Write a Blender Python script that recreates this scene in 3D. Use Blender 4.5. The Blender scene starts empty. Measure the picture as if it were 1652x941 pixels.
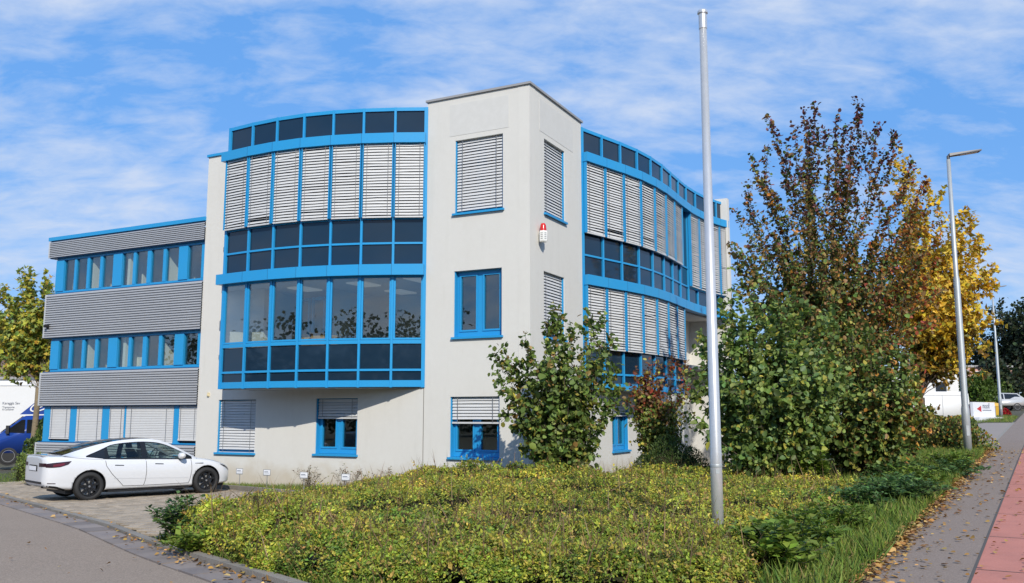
import bpy, bmesh, math, random
import numpy as np
from mathutils import Vector, Matrix
from mathutils.bvhtree import BVHTree

S = bpy.context.scene
COL = S.collection
R = math.radians
rng = np.random.default_rng(7)
random.seed(7)

# ------------------------------------------------------------------ camera
cam_d = bpy.data.cameras.new('camera')
cam_d.sensor_width = 36.0
cam_d.lens = 36.0 * 1450 / 1652
cam_d.clip_start = 0.1
cam_d.clip_end = 3000
cam = bpy.data.objects.new('camera', cam_d)
COL.objects.link(cam)
cam.location = (0, 0, 1.9)
cam.rotation_euler = (R(90) + math.atan(198 / 1450), 0, 0)
S.camera = cam

# ------------------------------------------------------------------ sky and sun
SUN_EL, SUN_AZ = R(34), R(13)      # the light travels forward and 13 degrees to the left
w = bpy.data.worlds.new('World'); S.world = w; w.use_nodes = True
nt = w.node_tree; nt.nodes.clear()
def N_(tree, typ, **kw):
    n = tree.nodes.new(typ)
    for k, v in kw.items(): setattr(n, k, v)
    return n
wo = N_(nt, 'ShaderNodeOutputWorld'); bg = N_(nt, 'ShaderNodeBackground')
sky = N_(nt, 'ShaderNodeTexSky', sky_type='NISHITA', sun_disc=False)
sky.sun_elevation = SUN_EL
sky.sun_rotation = R(180) - SUN_AZ
sky.air_density = 1.0; sky.dust_density = 0.05; sky.ozone_density = 3.0; sky.altitude = 150
SKY_STRENGTH = 0.115
bg.inputs['Strength'].default_value = SKY_STRENGTH
tc = N_(nt, 'ShaderNodeTexCoord')
sep = N_(nt, 'ShaderNodeSeparateXYZ'); nt.links.new(tc.outputs['Generated'], sep.inputs[0])
def wmath(op, a, b=None):
    m = N_(nt, 'ShaderNodeMath', operation=op)
    for i, v in enumerate((a, b)):
        if v is None: continue
        if isinstance(v, (int, float)): m.inputs[i].default_value = v
        else: nt.links.new(v, m.inputs[i])
    return m.outputs[0]
zz = wmath('ADD', wmath('MAXIMUM', sep.outputs[2], 0.0), 0.34)
cx = wmath('DIVIDE', sep.outputs[0], zz); cy = wmath('DIVIDE', sep.outputs[1], zz)
comb = N_(nt, 'ShaderNodeCombineXYZ'); nt.links.new(cx, comb.inputs[0]); nt.links.new(cy, comb.inputs[1])
def cloud(scale, detail, rough, off, stretch, rot):
    mp = N_(nt, 'ShaderNodeMapping'); nt.links.new(comb.outputs[0], mp.inputs[0])
    mp.inputs['Location'].default_value = off; mp.inputs['Scale'].default_value = stretch
    mp.inputs['Rotation'].default_value = (0, 0, rot)
    n = N_(nt, 'ShaderNodeTexNoise'); nt.links.new(mp.outputs[0], n.inputs['Vector'])
    n.inputs['Scale'].default_value = scale; n.inputs['Detail'].default_value = detail
    n.inputs['Roughness'].default_value = rough; n.inputs['Distortion'].default_value = 0.25
    return n.outputs['Fac']
big = cloud(1.4, 3, 0.5, (1.2, 4.9, 0), (1, 1.2, 1), R(12))
fine = cloud(10.5, 9, 0.6, (0.4, 7.3, 0), (.75, 1.35, 1), R(-28))
dens = wmath('ADD', wmath('MULTIPLY', big, 0.85), wmath('MULTIPLY', fine, 0.58))
ramp = N_(nt, 'ShaderNodeValToRGB'); nt.links.new(dens, ramp.inputs[0])
ramp.color_ramp.elements[0].position = 0.63; ramp.color_ramp.elements[0].color = (0, 0, 0, 1)
ramp.color_ramp.elements[1].position = 0.89; ramp.color_ramp.elements[1].color = (.85, .85, .85, 1)
gam = N_(nt, 'ShaderNodeGamma'); nt.links.new(sky.outputs[0], gam.inputs['Color']); gam.inputs['Gamma'].default_value = 0.55
hsv = N_(nt, 'ShaderNodeHueSaturation'); nt.links.new(gam.outputs[0], hsv.inputs['Color'])
hsv.inputs['Saturation'].default_value = 1.75; hsv.inputs['Value'].default_value = 3.0; hsv.inputs['Hue'].default_value = 0.513
flat = N_(nt, 'ShaderNodeMix', data_type='RGBA'); flat.inputs['Factor'].default_value = .62
nt.links.new(hsv.outputs[0], flat.inputs['A']); flat.inputs['B'].default_value = (1.35, 3.55, 7.9, 1)
mixc = N_(nt, 'ShaderNodeMix', data_type='RGBA')
nt.links.new(ramp.outputs[0], mixc.inputs['Factor']); nt.links.new(flat.outputs['Result'], mixc.inputs['A'])
mixc.inputs['B'].default_value = (5.6, 6.4, 7.9, 1)
nt.links.new(mixc.outputs['Result'], bg.inputs['Color']); nt.links.new(bg.outputs[0], wo.inputs[0])

sun_d = bpy.data.lights.new('sun', 'SUN'); sun_d.energy = 4.5; sun_d.angle = R(0.53); sun_d.color = (1.0, 0.94, 0.84)
sun = bpy.data.objects.new('sun', sun_d); COL.objects.link(sun)
tv = Vector((-math.sin(SUN_AZ) * math.cos(SUN_EL), math.cos(SUN_AZ) * math.cos(SUN_EL), -math.sin(SUN_EL)))
sun.rotation_euler = tv.to_track_quat('-Z', 'Y').to_euler()
sun.location = (5, -20, 30)
S.view_settings.view_transform = 'Standard'; S.view_settings.look = 'None'
S.view_settings.exposure = 0.0; S.view_settings.gamma = 1.0
S.cycles.max_bounces = 8; S.cycles.transparent_max_bounces = 16
S.cycles.use_denoising = True
S.cycles.caustics_reflective = False; S.cycles.caustics_refractive = False

# ------------------------------------------------------------------ materials
def mat(name, col, rough=0.6, metal=0.0, spec=0.5, noise=None, bump=None, coat=0.0):
    """noise = (scale, amount, second colour factor) ; bump = (scale, strength, distance)"""
    m = bpy.data.materials.new(name); m.use_nodes = True
    t = m.node_tree; b = t.nodes['Principled BSDF']
    b.inputs['Base Color'].default_value = (*col, 1)
    b.inputs['Roughness'].default_value = rough; b.inputs['Metallic'].default_value = metal
    b.inputs['Specular IOR Level'].default_value = spec
    b.inputs['Coat Weight'].default_value = coat; b.inputs['Coat Roughness'].default_value = 0.04
    c = N_(t, 'ShaderNodeTexCoord')
    if noise:
        mixes = noise if isinstance(noise, list) else [noise]
        prev = None
        for sc, amt, col2 in mixes:
            n = N_(t, 'ShaderNodeTexNoise'); t.links.new(c.outputs['Object'], n.inputs['Vector'])
            n.inputs['Scale'].default_value = sc; n.inputs['Detail'].default_value = 6; n.inputs['Roughness'].default_value = 0.65
            r = N_(t, 'ShaderNodeMapRange'); t.links.new(n.outputs['Fac'], r.inputs['Value'])
            r.inputs['From Min'].default_value = 0.42; r.inputs['From Max'].default_value = 0.68
            r.inputs['To Max'].default_value = amt
            x = N_(t, 'ShaderNodeMix', data_type='RGBA'); t.links.new(r.outputs[0], x.inputs['Factor'])
            if prev: t.links.new(prev, x.inputs['A'])
            else: x.inputs['A'].default_value = (*col, 1)
            x.inputs['B'].default_value = (*col2, 1); prev = x.outputs['Result']
        t.links.new(prev, b.inputs['Base Color'])
    if bump:
        n = N_(t, 'ShaderNodeTexNoise'); t.links.new(c.outputs['Object'], n.inputs['Vector'])
        n.inputs['Scale'].default_value = bump[0]; n.inputs['Detail'].default_value = 5
        k = N_(t, 'ShaderNodeBump'); t.links.new(n.outputs['Fac'], k.inputs['Height'])
        k.inputs['Strength'].default_value = bump[1]; k.inputs['Distance'].default_value = bump[2]
        t.links.new(k.outputs[0], b.inputs['Normal'])
    return m

M = {}
M['stucco'] = mat('stucco', (.645, .628, .58), .9, spec=.2, noise=[(0.5, .35, (.60, .58, .53)), (7, .3, (.68, .665, .615))], bump=(60, .35, .01))
# rain streaks below the roof edge: stretched noise
def weather(m, streak, base):
    """rain streaks and splash dirt: stretched noise, and a ragged band near the ground"""
    t = m.node_tree; b = t.nodes['Principled BSDF']; src = b.inputs['Base Color'].links[0].from_socket
    c = N_(t, 'ShaderNodeTexCoord'); mp = N_(t, 'ShaderNodeMapping'); t.links.new(c.outputs['Object'], mp.inputs[0]); mp.inputs['Scale'].default_value = (2.6, 2.6, .30)
    n = N_(t, 'ShaderNodeTexNoise'); t.links.new(mp.outputs[0], n.inputs['Vector']); n.inputs['Scale'].default_value = 1.6; n.inputs['Detail'].default_value = 8; n.inputs['Roughness'].default_value = .7
    r = N_(t, 'ShaderNodeMapRange'); t.links.new(n.outputs['Fac'], r.inputs['Value']); r.inputs['From Min'].default_value = .52; r.inputs['From Max'].default_value = .78; r.inputs['To Max'].default_value = streak
    x = N_(t, 'ShaderNodeMix', data_type='RGBA'); t.links.new(r.outputs[0], x.inputs['Factor']); t.links.new(src, x.inputs['A']); x.inputs['B'].default_value = (.36, .34, .29, 1)
    sp = N_(t, 'ShaderNodeSeparateXYZ'); t.links.new(c.outputs['Object'], sp.inputs[0])
    n2 = N_(t, 'ShaderNodeTexNoise'); t.links.new(c.outputs['Object'], n2.inputs['Vector']); n2.inputs['Scale'].default_value = 3.0; n2.inputs['Detail'].default_value = 6
    ad = N_(t, 'ShaderNodeMath', operation='MULTIPLY_ADD'); t.links.new(n2.outputs['Fac'], ad.inputs[0]); ad.inputs[1].default_value = -.9; t.links.new(sp.outputs[2], ad.inputs[2])
    r2 = N_(t, 'ShaderNodeMapRange'); t.links.new(ad.outputs[0], r2.inputs['Value']); r2.inputs['From Min'].default_value = .15; r2.inputs['From Max'].default_value = -.45; r2.inputs['To Min'].default_value = 0; r2.inputs['To Max'].default_value = base
    y = N_(t, 'ShaderNodeMix', data_type='RGBA'); t.links.new(r2.outputs[0], y.inputs['Factor']); t.links.new(x.outputs['Result'], y.inputs['A']); y.inputs['B'].default_value = (.42, .33, .20, 1)
    t.links.new(y.outputs['Result'], b.inputs['Base Color'])
weather(M['stucco'], .13, .5)
M['stucco_patch'] = mat('stucco_patch', (.60, .59, .555), .9, spec=.2, noise=(5, .3, (.70, .69, .66)), bump=(60, .25, .01))
M['joint'] = mat('joint', (.09, .08, .07), .9)
M['blue'] = mat('blue_paint', (.018, .285, .60), .36, noise=[(.9, .55, (.028, .30, .56)), (14, .25, (.03, .26, .52))], bump=(3, .06, .02))
M['blue_dark'] = mat('blue_paint_dark', (.012, .08, .2), .45)
M['slat'] = mat('blind_slat', (.58, .58, .57), .5, noise=(3, .35, (.50, .50, .495)))
M['cord'] = mat('cord', (.20, .20, .20), .8)
M['clad'] = mat('cladding', (.47, .475, .485), .40, metal=.2, noise=[(.6, .5, (.41, .415, .43)), (9, .3, (.52, .52, .53))])
M['trim'] = mat('metal_trim', (.62, .63, .63), .45, metal=.3)
M['roofcap'] = mat('roof_cap', (.36, .35, .34), .55, metal=.2)
M['roof'] = mat('roof_felt', (.2, .2, .2), .9)
M['soffit'] = mat('soffit', (.5, .49, .47), .9)
M['inner'] = mat('inner_wall', (.72, .71, .66), .9)
M['ceil'] = mat('inner_ceiling', (.6, .6, .59), .9)
M['carpet'] = mat('inner_floor', (.30, .30, .30), .9)
M['spandrel'] = mat('spandrel_glass', (.010, .026, .048), .04, spec=.5, noise=(.9, .5, (.014, .033, .058)))
M['plate'] = mat('white_plate', (.75, .76, .78), .5)
M['grey'] = mat('grey_metal', (.35, .35, .35), .5, metal=.4)
M['black'] = mat('black_plastic', (.012, .012, .013), .5)
M['red'] = mat('red_lens', (.55, .015, .015), .2)
M['white_plastic'] = mat('white_plastic', (.75, .75, .72), .5)
M['card'] = mat('cardboard', (.45, .29, .14), .9)

def glass_mat(name, tint, ior=1.6, body=0.0, rough=0.0):
    m = bpy.data.materials.new(name); m.use_nodes = True
    t = m.node_tree; t.nodes.clear()
    o = N_(t, 'ShaderNodeOutputMaterial'); tr = N_(t, 'ShaderNodeBsdfTransparent'); gl = N_(t, 'ShaderNodeBsdfGlossy')
    tr.inputs[0].default_value = (*tint, 1); gl.inputs['Roughness'].default_value = rough
    f = N_(t, 'ShaderNodeFresnel'); ge = N_(t, 'ShaderNodeNewGeometry'); mr = N_(t, 'ShaderNodeMapRange')      # same mirror strength on both faces of the pane
    t.links.new(ge.outputs['Backfacing'], mr.inputs['Value']); mr.inputs['To Min'].default_value = ior; mr.inputs['To Max'].default_value = 1 / ior; t.links.new(mr.outputs[0], f.inputs['IOR'])
    x = N_(t, 'ShaderNodeMixShader'); t.links.new(f.outputs[0], x.inputs[0]); t.links.new(tr.outputs[0], x.inputs[1]); t.links.new(gl.outputs[0], x.inputs[2])
    t.links.new(x.outputs[0], o.inputs[0])
    return m
M['glass'] = glass_mat('window_glass', (.88, .92, .905), 2.1)
M['glass_car'] = glass_mat('car_glass', (.66, .76, .72), 1.6)

# ------------------------------------------------------------------ mesh helpers
class MB:
    def __init__(s): s.v = []; s.f = []; s.m = []
    def add(s, vs, fs, mi=0):
        o = len(s.v); s.v.extend([tuple(map(float, p)) for p in vs]); s.f.extend([tuple(o + i for i in f) for f in fs]); s.m.extend([mi] * len(fs)); return s
    def hexa(s, p, mi=0):       # eight corners: bottom 0-3, top 4-7
        return s.add(p, [(3, 2, 1, 0), (4, 5, 6, 7), (0, 1, 5, 4), (1, 2, 6, 5), (2, 3, 7, 6), (3, 0, 4, 7)], mi)
    def box(s, x0, x1, y0, y1, z0, z1, mi=0):
        return s.hexa([(x0, y0, z0), (x1, y0, z0), (x1, y1, z0), (x0, y1, z0), (x0, y0, z1), (x1, y0, z1), (x1, y1, z1), (x0, y1, z1)], mi)
    def fbox(s, fr, s0, s1, d0, d1, z0, z1, mi=0):  # box in a wall frame
        return s.hexa([fr(s0, d1, z0), fr(s1, d1, z0), fr(s1, d0, z0), fr(s0, d0, z0), fr(s0, d1, z1), fr(s1, d1, z1), fr(s1, d0, z1), fr(s0, d0, z1)], mi)
    def prism(s, poly, z0, z1, mi=0):
        n = len(poly)
        return s.add([(x, y, z0) for x, y in poly] + [(x, y, z1) for x, y in poly],
                     [tuple(range(n - 1, -1, -1)), tuple(range(n, 2 * n))] + [(i, (i + 1) % n, n + (i + 1) % n, n + i) for i in range(n)], mi)
    def tube(s, path, rad, seg=8, cap=True, mi=0):
        path = [Vector(p) for p in path]; n = len(path)
        if isinstance(rad, (int, float)): rad = [rad] * n
        o = len(s.v); ref = None
        for i, p in enumerate(path):
            t = (path[min(i + 1, n - 1)] - path[max(i - 1, 0)]).normalized()
            if ref is None: ref = Vector((0, 0, 1)) if abs(t.z) < .9 else Vector((1, 0, 0))
            a = (ref - t * ref.dot(t)); a = a.normalized() if a.length > 1e-6 else t.orthogonal().normalized()
            ref = a
            b = t.cross(a)
            for k in range(seg):
                an = 2 * math.pi * k / seg; q = p + (a * math.cos(an) + b * math.sin(an)) * rad[i]; s.v.append(tuple(q))
        for i in range(n - 1):
            for k in range(seg):
                s.f.append((o + i * seg + k, o + i * seg + (k + 1) % seg, o + (i + 1) * seg + (k + 1) % seg, o + (i + 1) * seg + k)); s.m.append(mi)
        if cap:
            s.f.append(tuple(o + k for k in range(seg - 1, -1, -1))); s.f.append(tuple(o + (n - 1) * seg + k for k in range(seg))); s.m += [mi, mi]
        return s
    def lathe(s, prof, seg=24, org=(0, 0, 0), axis='z', mi=0):   # prof = [(r, h)]
        o = len(s.v); n = len(prof)
        for r, h in prof:
            for k in range(seg):
                a = 2 * math.pi * k / seg
                p = (r * math.cos(a), r * math.sin(a), h) if axis == 'z' else (r * math.cos(a), h, r * math.sin(a))
                s.v.append((p[0] + org[0], p[1] + org[1], p[2] + org[2]))
        for i in range(n - 1):
            for k in range(seg):
                s.f.append((o + i * seg + k, o + i * seg + (k + 1) % seg, o + (i + 1) * seg + (k + 1) % seg, o + (i + 1) * seg + k)); s.m.append(mi)
        return s
    def mesh(s, name, mats, smooth=False):
        me = bpy.data.meshes.new(name); me.from_pydata(s.v, [], s.f)
        for m in (mats if isinstance(mats, (list, tuple)) else [mats]): me.materials.append(m)
        if any(s.m): me.polygons.foreach_set('material_index', s.m)
        if smooth: me.polygons.foreach_set('use_smooth', [True] * len(s.f))
        me.update(); return me
    def build(s, name, mats, parent=None, smooth=False):
        return link(name, s.mesh(name, mats, smooth), parent)

def link(name, me, parent=None, mtx=None):
    o = bpy.data.objects.new(name, me); COL.objects.link(o)
    if mtx is not None: o.matrix_basis = mtx
    if parent: setpar(o, parent)
    return o
def wm(o):
    m = o.matrix_basis.copy()
    if o.parent: m = wm(o.parent) @ o.matrix_parent_inverse @ m
    return m
def setpar(o, p):            # keep the child's own matrix as its world matrix
    o.parent = p; o.matrix_parent_inverse = wm(p).inverted()
def tag(o, label=None, cat=None, group=None, kind=None):
    for k, v in (('label', label), ('category', cat), ('group', group), ('kind', kind)):
        if v: o[k] = v
    return o
def empty(name, loc, rz=0, **kw):
    o = bpy.data.objects.new(name, None); COL.objects.link(o); o.location = loc; o.rotation_euler = (0, 0, rz)
    o.matrix_basis = Matrix.Translation(Vector(loc)) @ Matrix.Rotation(rz, 4, 'Z')
    o.empty_display_size = .2
    return tag(o, **kw)
def localpart(name, mb, mats, parent, smooth=False, mtx=None):   # verts given in the parent's own space
    o = bpy.data.objects.new(name, mb.mesh(name, mats, smooth) if isinstance(mb, MB) else mb); COL.objects.link(o); o.parent = parent
    if mtx is not None: o.matrix_basis = mtx
    return o
def copy_tree(o, parent=None):
    c = o.copy(); COL.objects.link(c)
    if parent: c.parent = parent
    for ch in o.children: copy_tree(ch, c)
    return c
def frame(P, e):             # wall frame: s along e, d outward (to the right of e turned -90), z up
    P = np.array(P, float); e = np.array(e, float); e = e / np.linalg.norm(e); n = np.array([e[1], -e[0]])
    def fr(s, d, z): q = P + e * s + n * d; return (q[0], q[1], z)
    fr.P, fr.e, fr.n = P, e, n
    return fr

# ------------------------------------------------------------------ terrain
K = 0.0235; SD = (math.sin(R(30.6)), math.cos(R(30.6)))
PE = (3.49, 9.28)                 # a point on the left edge of the footpath
def uv_(x, y):                     # u: metres left of the footpath edge, s: metres along the street
    return -(x - PE[0]) * SD[1] + (y - PE[1]) * SD[0], x * SD[0] + y * SD[1]
def street(u, s):
    x = PE[0] - u * SD[1]; y = PE[1] + u * SD[0]
    s0 = x * SD[0] + y * SD[1]
    return x + (s - s0) * SD[0], y + (s - s0) * SD[1]
def hgt(x, y):
    x = np.asarray(x, float); y = np.asarray(y, float)
    u = -(x - PE[0]) * SD[1] + (y - PE[1]) * SD[0]; s = x * SD[0] + y * SD[1]
    t = np.clip((u - 1) / 8.5, 0, 1); wgt = 1 - t * t * (3 - 2 * t)
    z = K * np.clip(s, -3, 150) * wgt
    q = -(x + 9) * .63 + (y - 19) * .78
    z = z - .02 * np.clip(q + 4, 0, 60) * (1 - wgt)
    return z
def H(x, y): return float(hgt(x, y))
# ------------------------------------------------------------------ ground, road, paths
M['earth'] = mat('earth', (.075, .062, .04), .95, noise=[(1.2, .8, (.06, .075, .025)), (9, .5, (.10, .085, .055))], bump=(14, .6, .05))
M['asphalt'] = mat('asphalt', (.30, .232, .175), .9, spec=.3, noise=[(.35, .55, (.25, .193, .147)), (38, .8, (.47, .37, .285)), (70, .7, (.11, .09, .07)), (.12, .35, (.35, .275, .21))], bump=(90, .5, .01))
M['path'] = mat('path_asphalt', (.25, .192, .155), .9, spec=.3, noise=[(.5, .5, (.21, .162, .132)), (45, .7, (.38, .30, .24)), (80, .5, (.12, .10, .08))], bump=(90, .5, .01))
M['bikepath'] = mat('red_path', (.50, .195, .145), .88, spec=.3, noise=[(.4, .6, (.44, .165, .125)), (50, .55, (.56, .255, .20)), (1.6, .25, (.26, .12, .10))], bump=(90, .4, .01))
M['drive'] = mat('driveway', (.30, .25, .21), .9, noise=[(.4, .5, (.26, .215, .18)), (12, .4, (.35, .295, .25))], bump=(30, .5, .01))
M['slab'] = mat('gutter_slab', (.235, .19, .16), .85, noise=[(1.1, .7, (.15, .13, .13)), (22, .45, (.25, .225, .21))], bump=(50, .4, .01))
M['kerb'] = mat('kerb_stone', (.24, .215, .18), .9, noise=[(2.0, .7, (.17, .15, .125)), (25, .5, (.30, .27, .23))], bump=(40, .5, .01))
M['paver'] = mat('paver', (.34, .27, .195), .9, noise=[(1.0, .7, (.26, .22, .165)), (18, .5, (.39, .335, .265))], bump=(50, .5, .01))
M['pavebed'] = mat('paver_joint', (.05, .045, .03), .95, noise=(3, .6, (.09, .10, .045)))

def vary(m, amt, island=False):
    """every stone a little lighter or darker than its neighbour"""
    t = m.node_tree; b = t.nodes['Principled BSDF']; src = b.inputs['Base Color'].links[0].from_socket
    g = N_(t, 'ShaderNodeObjectInfo'); v = g.outputs['Random']
    if island:
        gi = N_(t, 'ShaderNodeNewGeometry'); ad = N_(t, 'ShaderNodeMath', operation='ADD'); fr_ = N_(t, 'ShaderNodeMath', operation='FRACT')
        t.links.new(v, ad.inputs[0]); t.links.new(gi.outputs['Random Per Island'], ad.inputs[1]); t.links.new(ad.outputs[0], fr_.inputs[0]); v = fr_.outputs[0]
    mr = N_(t, 'ShaderNodeMapRange'); t.links.new(v, mr.inputs['Value']); mr.inputs['To Min'].default_value = 1 - amt; mr.inputs['To Max'].default_value = 1 + amt
    h = N_(t, 'ShaderNodeHueSaturation'); t.links.new(src, h.inputs['Color']); t.links.new(mr.outputs[0], h.inputs['Value']); t.links.new(h.outputs[0], b.inputs['Base Color'])
vary(M['paver'], .2, True); vary(M['slab'], .2); vary(M['kerb'], .18)
def sheet(name, gx, gy, dz, m, kind='structure'):
    X, Y = np.meshgrid(gx, gy); Z = hgt(X, Y) + dz
    n, k = len(gy), len(gx)
    v = np.stack([X, Y, Z], -1).reshape(-1, 3); i = np.arange(n * k).reshape(n, k)
    f = np.stack([i[:-1, :-1], i[:-1, 1:], i[1:, 1:], i[1:, :-1]], -1).reshape(-1, 4)
    me = bpy.data.meshes.new(name); me.from_pydata(v.tolist(), [], f.tolist()); me.materials.append(m)
    me.polygons.foreach_set('use_smooth', [True] * len(f)); me.update()
    return tag(link(name, me), kind=kind)
gx = np.concatenate([[-900, -300, -120, -70], np.arange(-50, 80, 1.0), [95, 130, 200, 400, 900]])
gy = np.concatenate([[-900, -300, -100, -50], np.arange(-30, 110, 1.0), [125, 150, 200, 400, 1200]])
ground = sheet('ground', gx, gy, -.02, M['earth'])

def strip(name, u0, u1, s0, s1, dz, m, nu=2, ds=1.5):
    us = np.linspace(u0, u1, nu + 1); ss = np.linspace(s0, s1, int((s1 - s0) / ds) + 2)
    mb = MB(); pts = []
    for s in ss:
        for u in us:
            x, y = street(u, s); pts.append((x, y, H(x, y) + dz))
    k = len(us)
    mb.add(pts, [(i * k + j, (i + 1) * k + j, (i + 1) * k + j + 1, i * k + j + 1) for i in range(len(ss) - 1) for j in range(k - 1)])
    return tag(mb.build(name, m, smooth=True), kind='structure')
footpath = strip('footpath', 0, -.93, -8, 150, .006, M['path'])
bikepath = strip('cycle_path', -.93, -3.1, -8, 150, .006, M['bikepath'])
mb = MB()
for k in range(100):             # thin dark seams across the red path
    s = -4 + k * 2.5
    if s > 60: break
    p = [street(u, s + d) for u, d in ((-.95, 0), (-3.05, 0), (-3.05, .018), (-.95, .018))]
    mb.add([(x, y, H(x, y) + .010) for x, y in p], [(0, 1, 2, 3)])
s_ = np.arange(-6, 70, 1.5)      # and one along the edge between the two paths
for a, b in zip(s_[:-1], s_[1:]):
    p = [street(u, q) for u, q in ((-.915, a), (-.945, a), (-.945, b), (-.915, b))]
    mb.add([(x, y, H(x, y) + .010) for x, y in p], [(0, 1, 2, 3)])
o = mb.build('seam', M['joint']); setpar(o, bikepath)
road_main = strip('road', -3.3, -10, -8, 150, -.06, M['asphalt'])
mb = MB()
for q in np.arange(-8, 90, 1.0):
    c = [street(u, s) for u, s in ((-3.1, q), (-3.28, q), (-3.28, q + .99), (-3.1, q + .99))]
    mb.hexa([(x, y, H(x, y) - .15) for x, y in c] + [(x, y, H(x, y) + .012) for x, y in c])
tag(mb.build('kerb', M['kerb']), kind='structure')
driveway = strip('driveway', 12, 0, 34.2, 60, .004, M['drive'], nu=8)
mb = MB()
for q in np.arange(34.3, 60, 1.0):    # flush edging between driveway and footpath
    c = [street(u, s) for u, s in ((.12, q), (0.0, q), (0.0, q + .98), (.12, q + .98))]
    mb.hexa([(x, y, H(x, y) - .05) for x, y in c] + [(x, y, H(x, y) + .012) for x, y in c])
tag(mb.build('driveway_edging', M['kerb']), kind='structure')

# the side street: road, gutter slabs, kerb stones
EDGE = [(-34, 49), (-24, 36.6), (-17.5, 28.4), (-11.78, 21.12), (-7.98, 16.34), (-5.47, 13.04), (-3.53, 10.56), (-2.35, 9.0), (-1.2, 7.75), (.1, 6.85), (1.5, 6.1)]
def resample(poly, step):
    P = [Vector((*p, 0)) for p in poly]; out = []
    # Catmull-Rom
    dense = []
    for i in range(len(P) - 1):
        p0, p1, p2, p3 = P[max(i - 1, 0)], P[i], P[i + 1], P[min(i + 2, len(P) - 1)]
        for k in range(30):
            t = k / 30
            dense.append(.5 * ((2 * p1) + (p2 - p0) * t + (2 * p0 - 5 * p1 + 4 * p2 - p3) * t * t + (3 * p1 - p0 - 3 * p2 + p3) * t ** 3))
    dense.append(P[-1]); acc = 0; out = [dense[0]]
    for a, b in zip(dense[:-1], dense[1:]):
        acc += (b - a).length
        if acc >= step: out.append(b); acc = 0
    return [(p.x, p.y) for p in out]
def normals(pl):
    out = []
    for i in range(len(pl)):
        a, b = pl[max(i - 1, 0)], pl[min(i + 1, len(pl) - 1)]; d = Vector((b[0] - a[0], b[1] - a[1])).normalized()
        out.append((-d.y, d.x))       # towards the parking side
    return out
E5 = resample(EDGE, .52); N5 = normals(E5)
def off(i, d, pl=E5, nn=N5): return pl[i][0] + nn[i][0] * d, pl[i][1] + nn[i][1] * d
mb = MB(); offs = [0.02, -.8, -2, -3.5, -5, -7, -9.5]; k = len(offs)
mb.add([(x, y, H(x, y) - .012 + (.0 if abs(d) < .5 else .0)) for i in range(len(E5)) for d in offs for x, y in [off(i, d)]],
       [(i * k + j, i * k + j + 1, (i + 1) * k + j + 1, (i + 1) * k + j)[::-1] for i in range(len(E5) - 1) for j in range(k - 1)])
side_road = tag(mb.build('side_road', M['asphalt'], smooth=True), kind='structure')
gutter = tag(empty('gutter', (-7.98, 16.34, 0)), kind='structure')
for i in range(len(E5) - 1):
    if E5[i][1] > 34: continue
    g = .012; dz = rng.normal(0, .003)
    a, b = Vector(E5[i]), Vector(E5[i + 1]); t = (b - a).normalized() * g
    q = [off(i, .03), off(i + 1, .03), off(i + 1, .45), off(i, .45)]
    q = [(q[0][0] + t.x, q[0][1] + t.y), (q[1][0] - t.x, q[1][1] - t.y), (q[2][0] - t.x, q[2][1] - t.y), (q[3][0] + t.x, q[3][1] + t.y)]
    m_ = MB().hexa([(x, y, H(x, y) - .08) for x, y in q] + [(x, y, H(x, y) + .004 + dz) for x, y in q])
    m_.build('gutter_slab', M['slab'], gutter)
kerb = tag(empty('kerb', (-8.2, 16.8, 0)), kind='structure')
E10 = resample(EDGE, 1.0); N10 = normals(E10)
for i in range(len(E10) - 1):
    if E10[i][1] > 34: continue
    a, b = Vector(E10[i]), Vector(E10[i + 1]); t = (b - a).normalized() * .006
    q = [off(i, .47, E10, N10), off(i + 1, .47, E10, N10), off(i + 1, .60, E10, N10), off(i, .60, E10, N10)]
    q = [(q[0][0] + t.x, q[0][1] + t.y), (q[1][0] - t.x, q[1][1] - t.y), (q[2][0] - t.x, q[2][1] - t.y), (q[3][0] + t.x, q[3][1] + t.y)]
    dz = rng.normal(0, .004); hk = .045 if q[0][1] > 13.5 else .075
    MB().hexa([(x, y, H(x, y) - .1) for x, y in q] + [(x, y, H(x, y) + hk + dz) for x, y in q]).build('kerbstone', M['kerb'], kerb)

# the paved parking place
WD = np.array([math.cos(R(27.5)), -math.sin(R(27.5))]); WN = np.array([WD[1], -WD[0]])
CC = np.array([.466, 22.975])                       # the tower's corner
def wallpt(a, d=0): return CC - WD * a + WN * d
PARK = [(-24.5, 38.4), (-17.0, 28.8), (-11.3, 21.5), (-7.5, 16.75), (-4.9, 13.4), (-5.0, 16), (-5.35, 19), (-4.9, 21.8), (-5.35, 22.45), (-7.72, 25.0), (-9.2, 26.0)] + \
       [tuple(wallpt(a, 1.0)) for a in (12.0, 17.0)] + [(-15.6, 28.8), (-16.3, 31.5), (-19, 36), (-22, 39)]
def inpoly(x, y, poly):
    x = np.asarray(x); y = np.asarray(y); r = np.zeros(x.shape, bool); n = len(poly)
    for i in range(n):
        x1, y1 = poly[i]; x2, y2 = poly[(i + 1) % n]
        c = ((y1 > y) != (y2 > y)) & (x < (x2 - x1) * (y - y1) / (y2 - y1 + 1e-12) + x1); r ^= c
    return r
def polydist(x, y, poly):
    d = np.full(np.shape(x), 1e9); n = len(poly)
    for i in range(n):
        ax, ay = poly[i]; bx, by = poly[(i + 1) % n]; ux, uy = bx - ax, by - ay
        t = np.clip(((x - ax) * ux + (y - ay) * uy) / (ux * ux + uy * uy), 0, 1)
        d = np.minimum(d, np.hypot(x - ax - t * ux, y - ay - t * uy))
    return d
park = empty('parking_place', (-9.5, 20, 0)); tag(park, kind='structure')
bm_ = bmesh.new(); vs = [bm_.verts.new((x, y, H(x, y) - .004)) for x, y in PARK]; bm_.faces.new(vs); bmesh.ops.triangulate(bm_, faces=bm_.faces[:])
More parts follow.
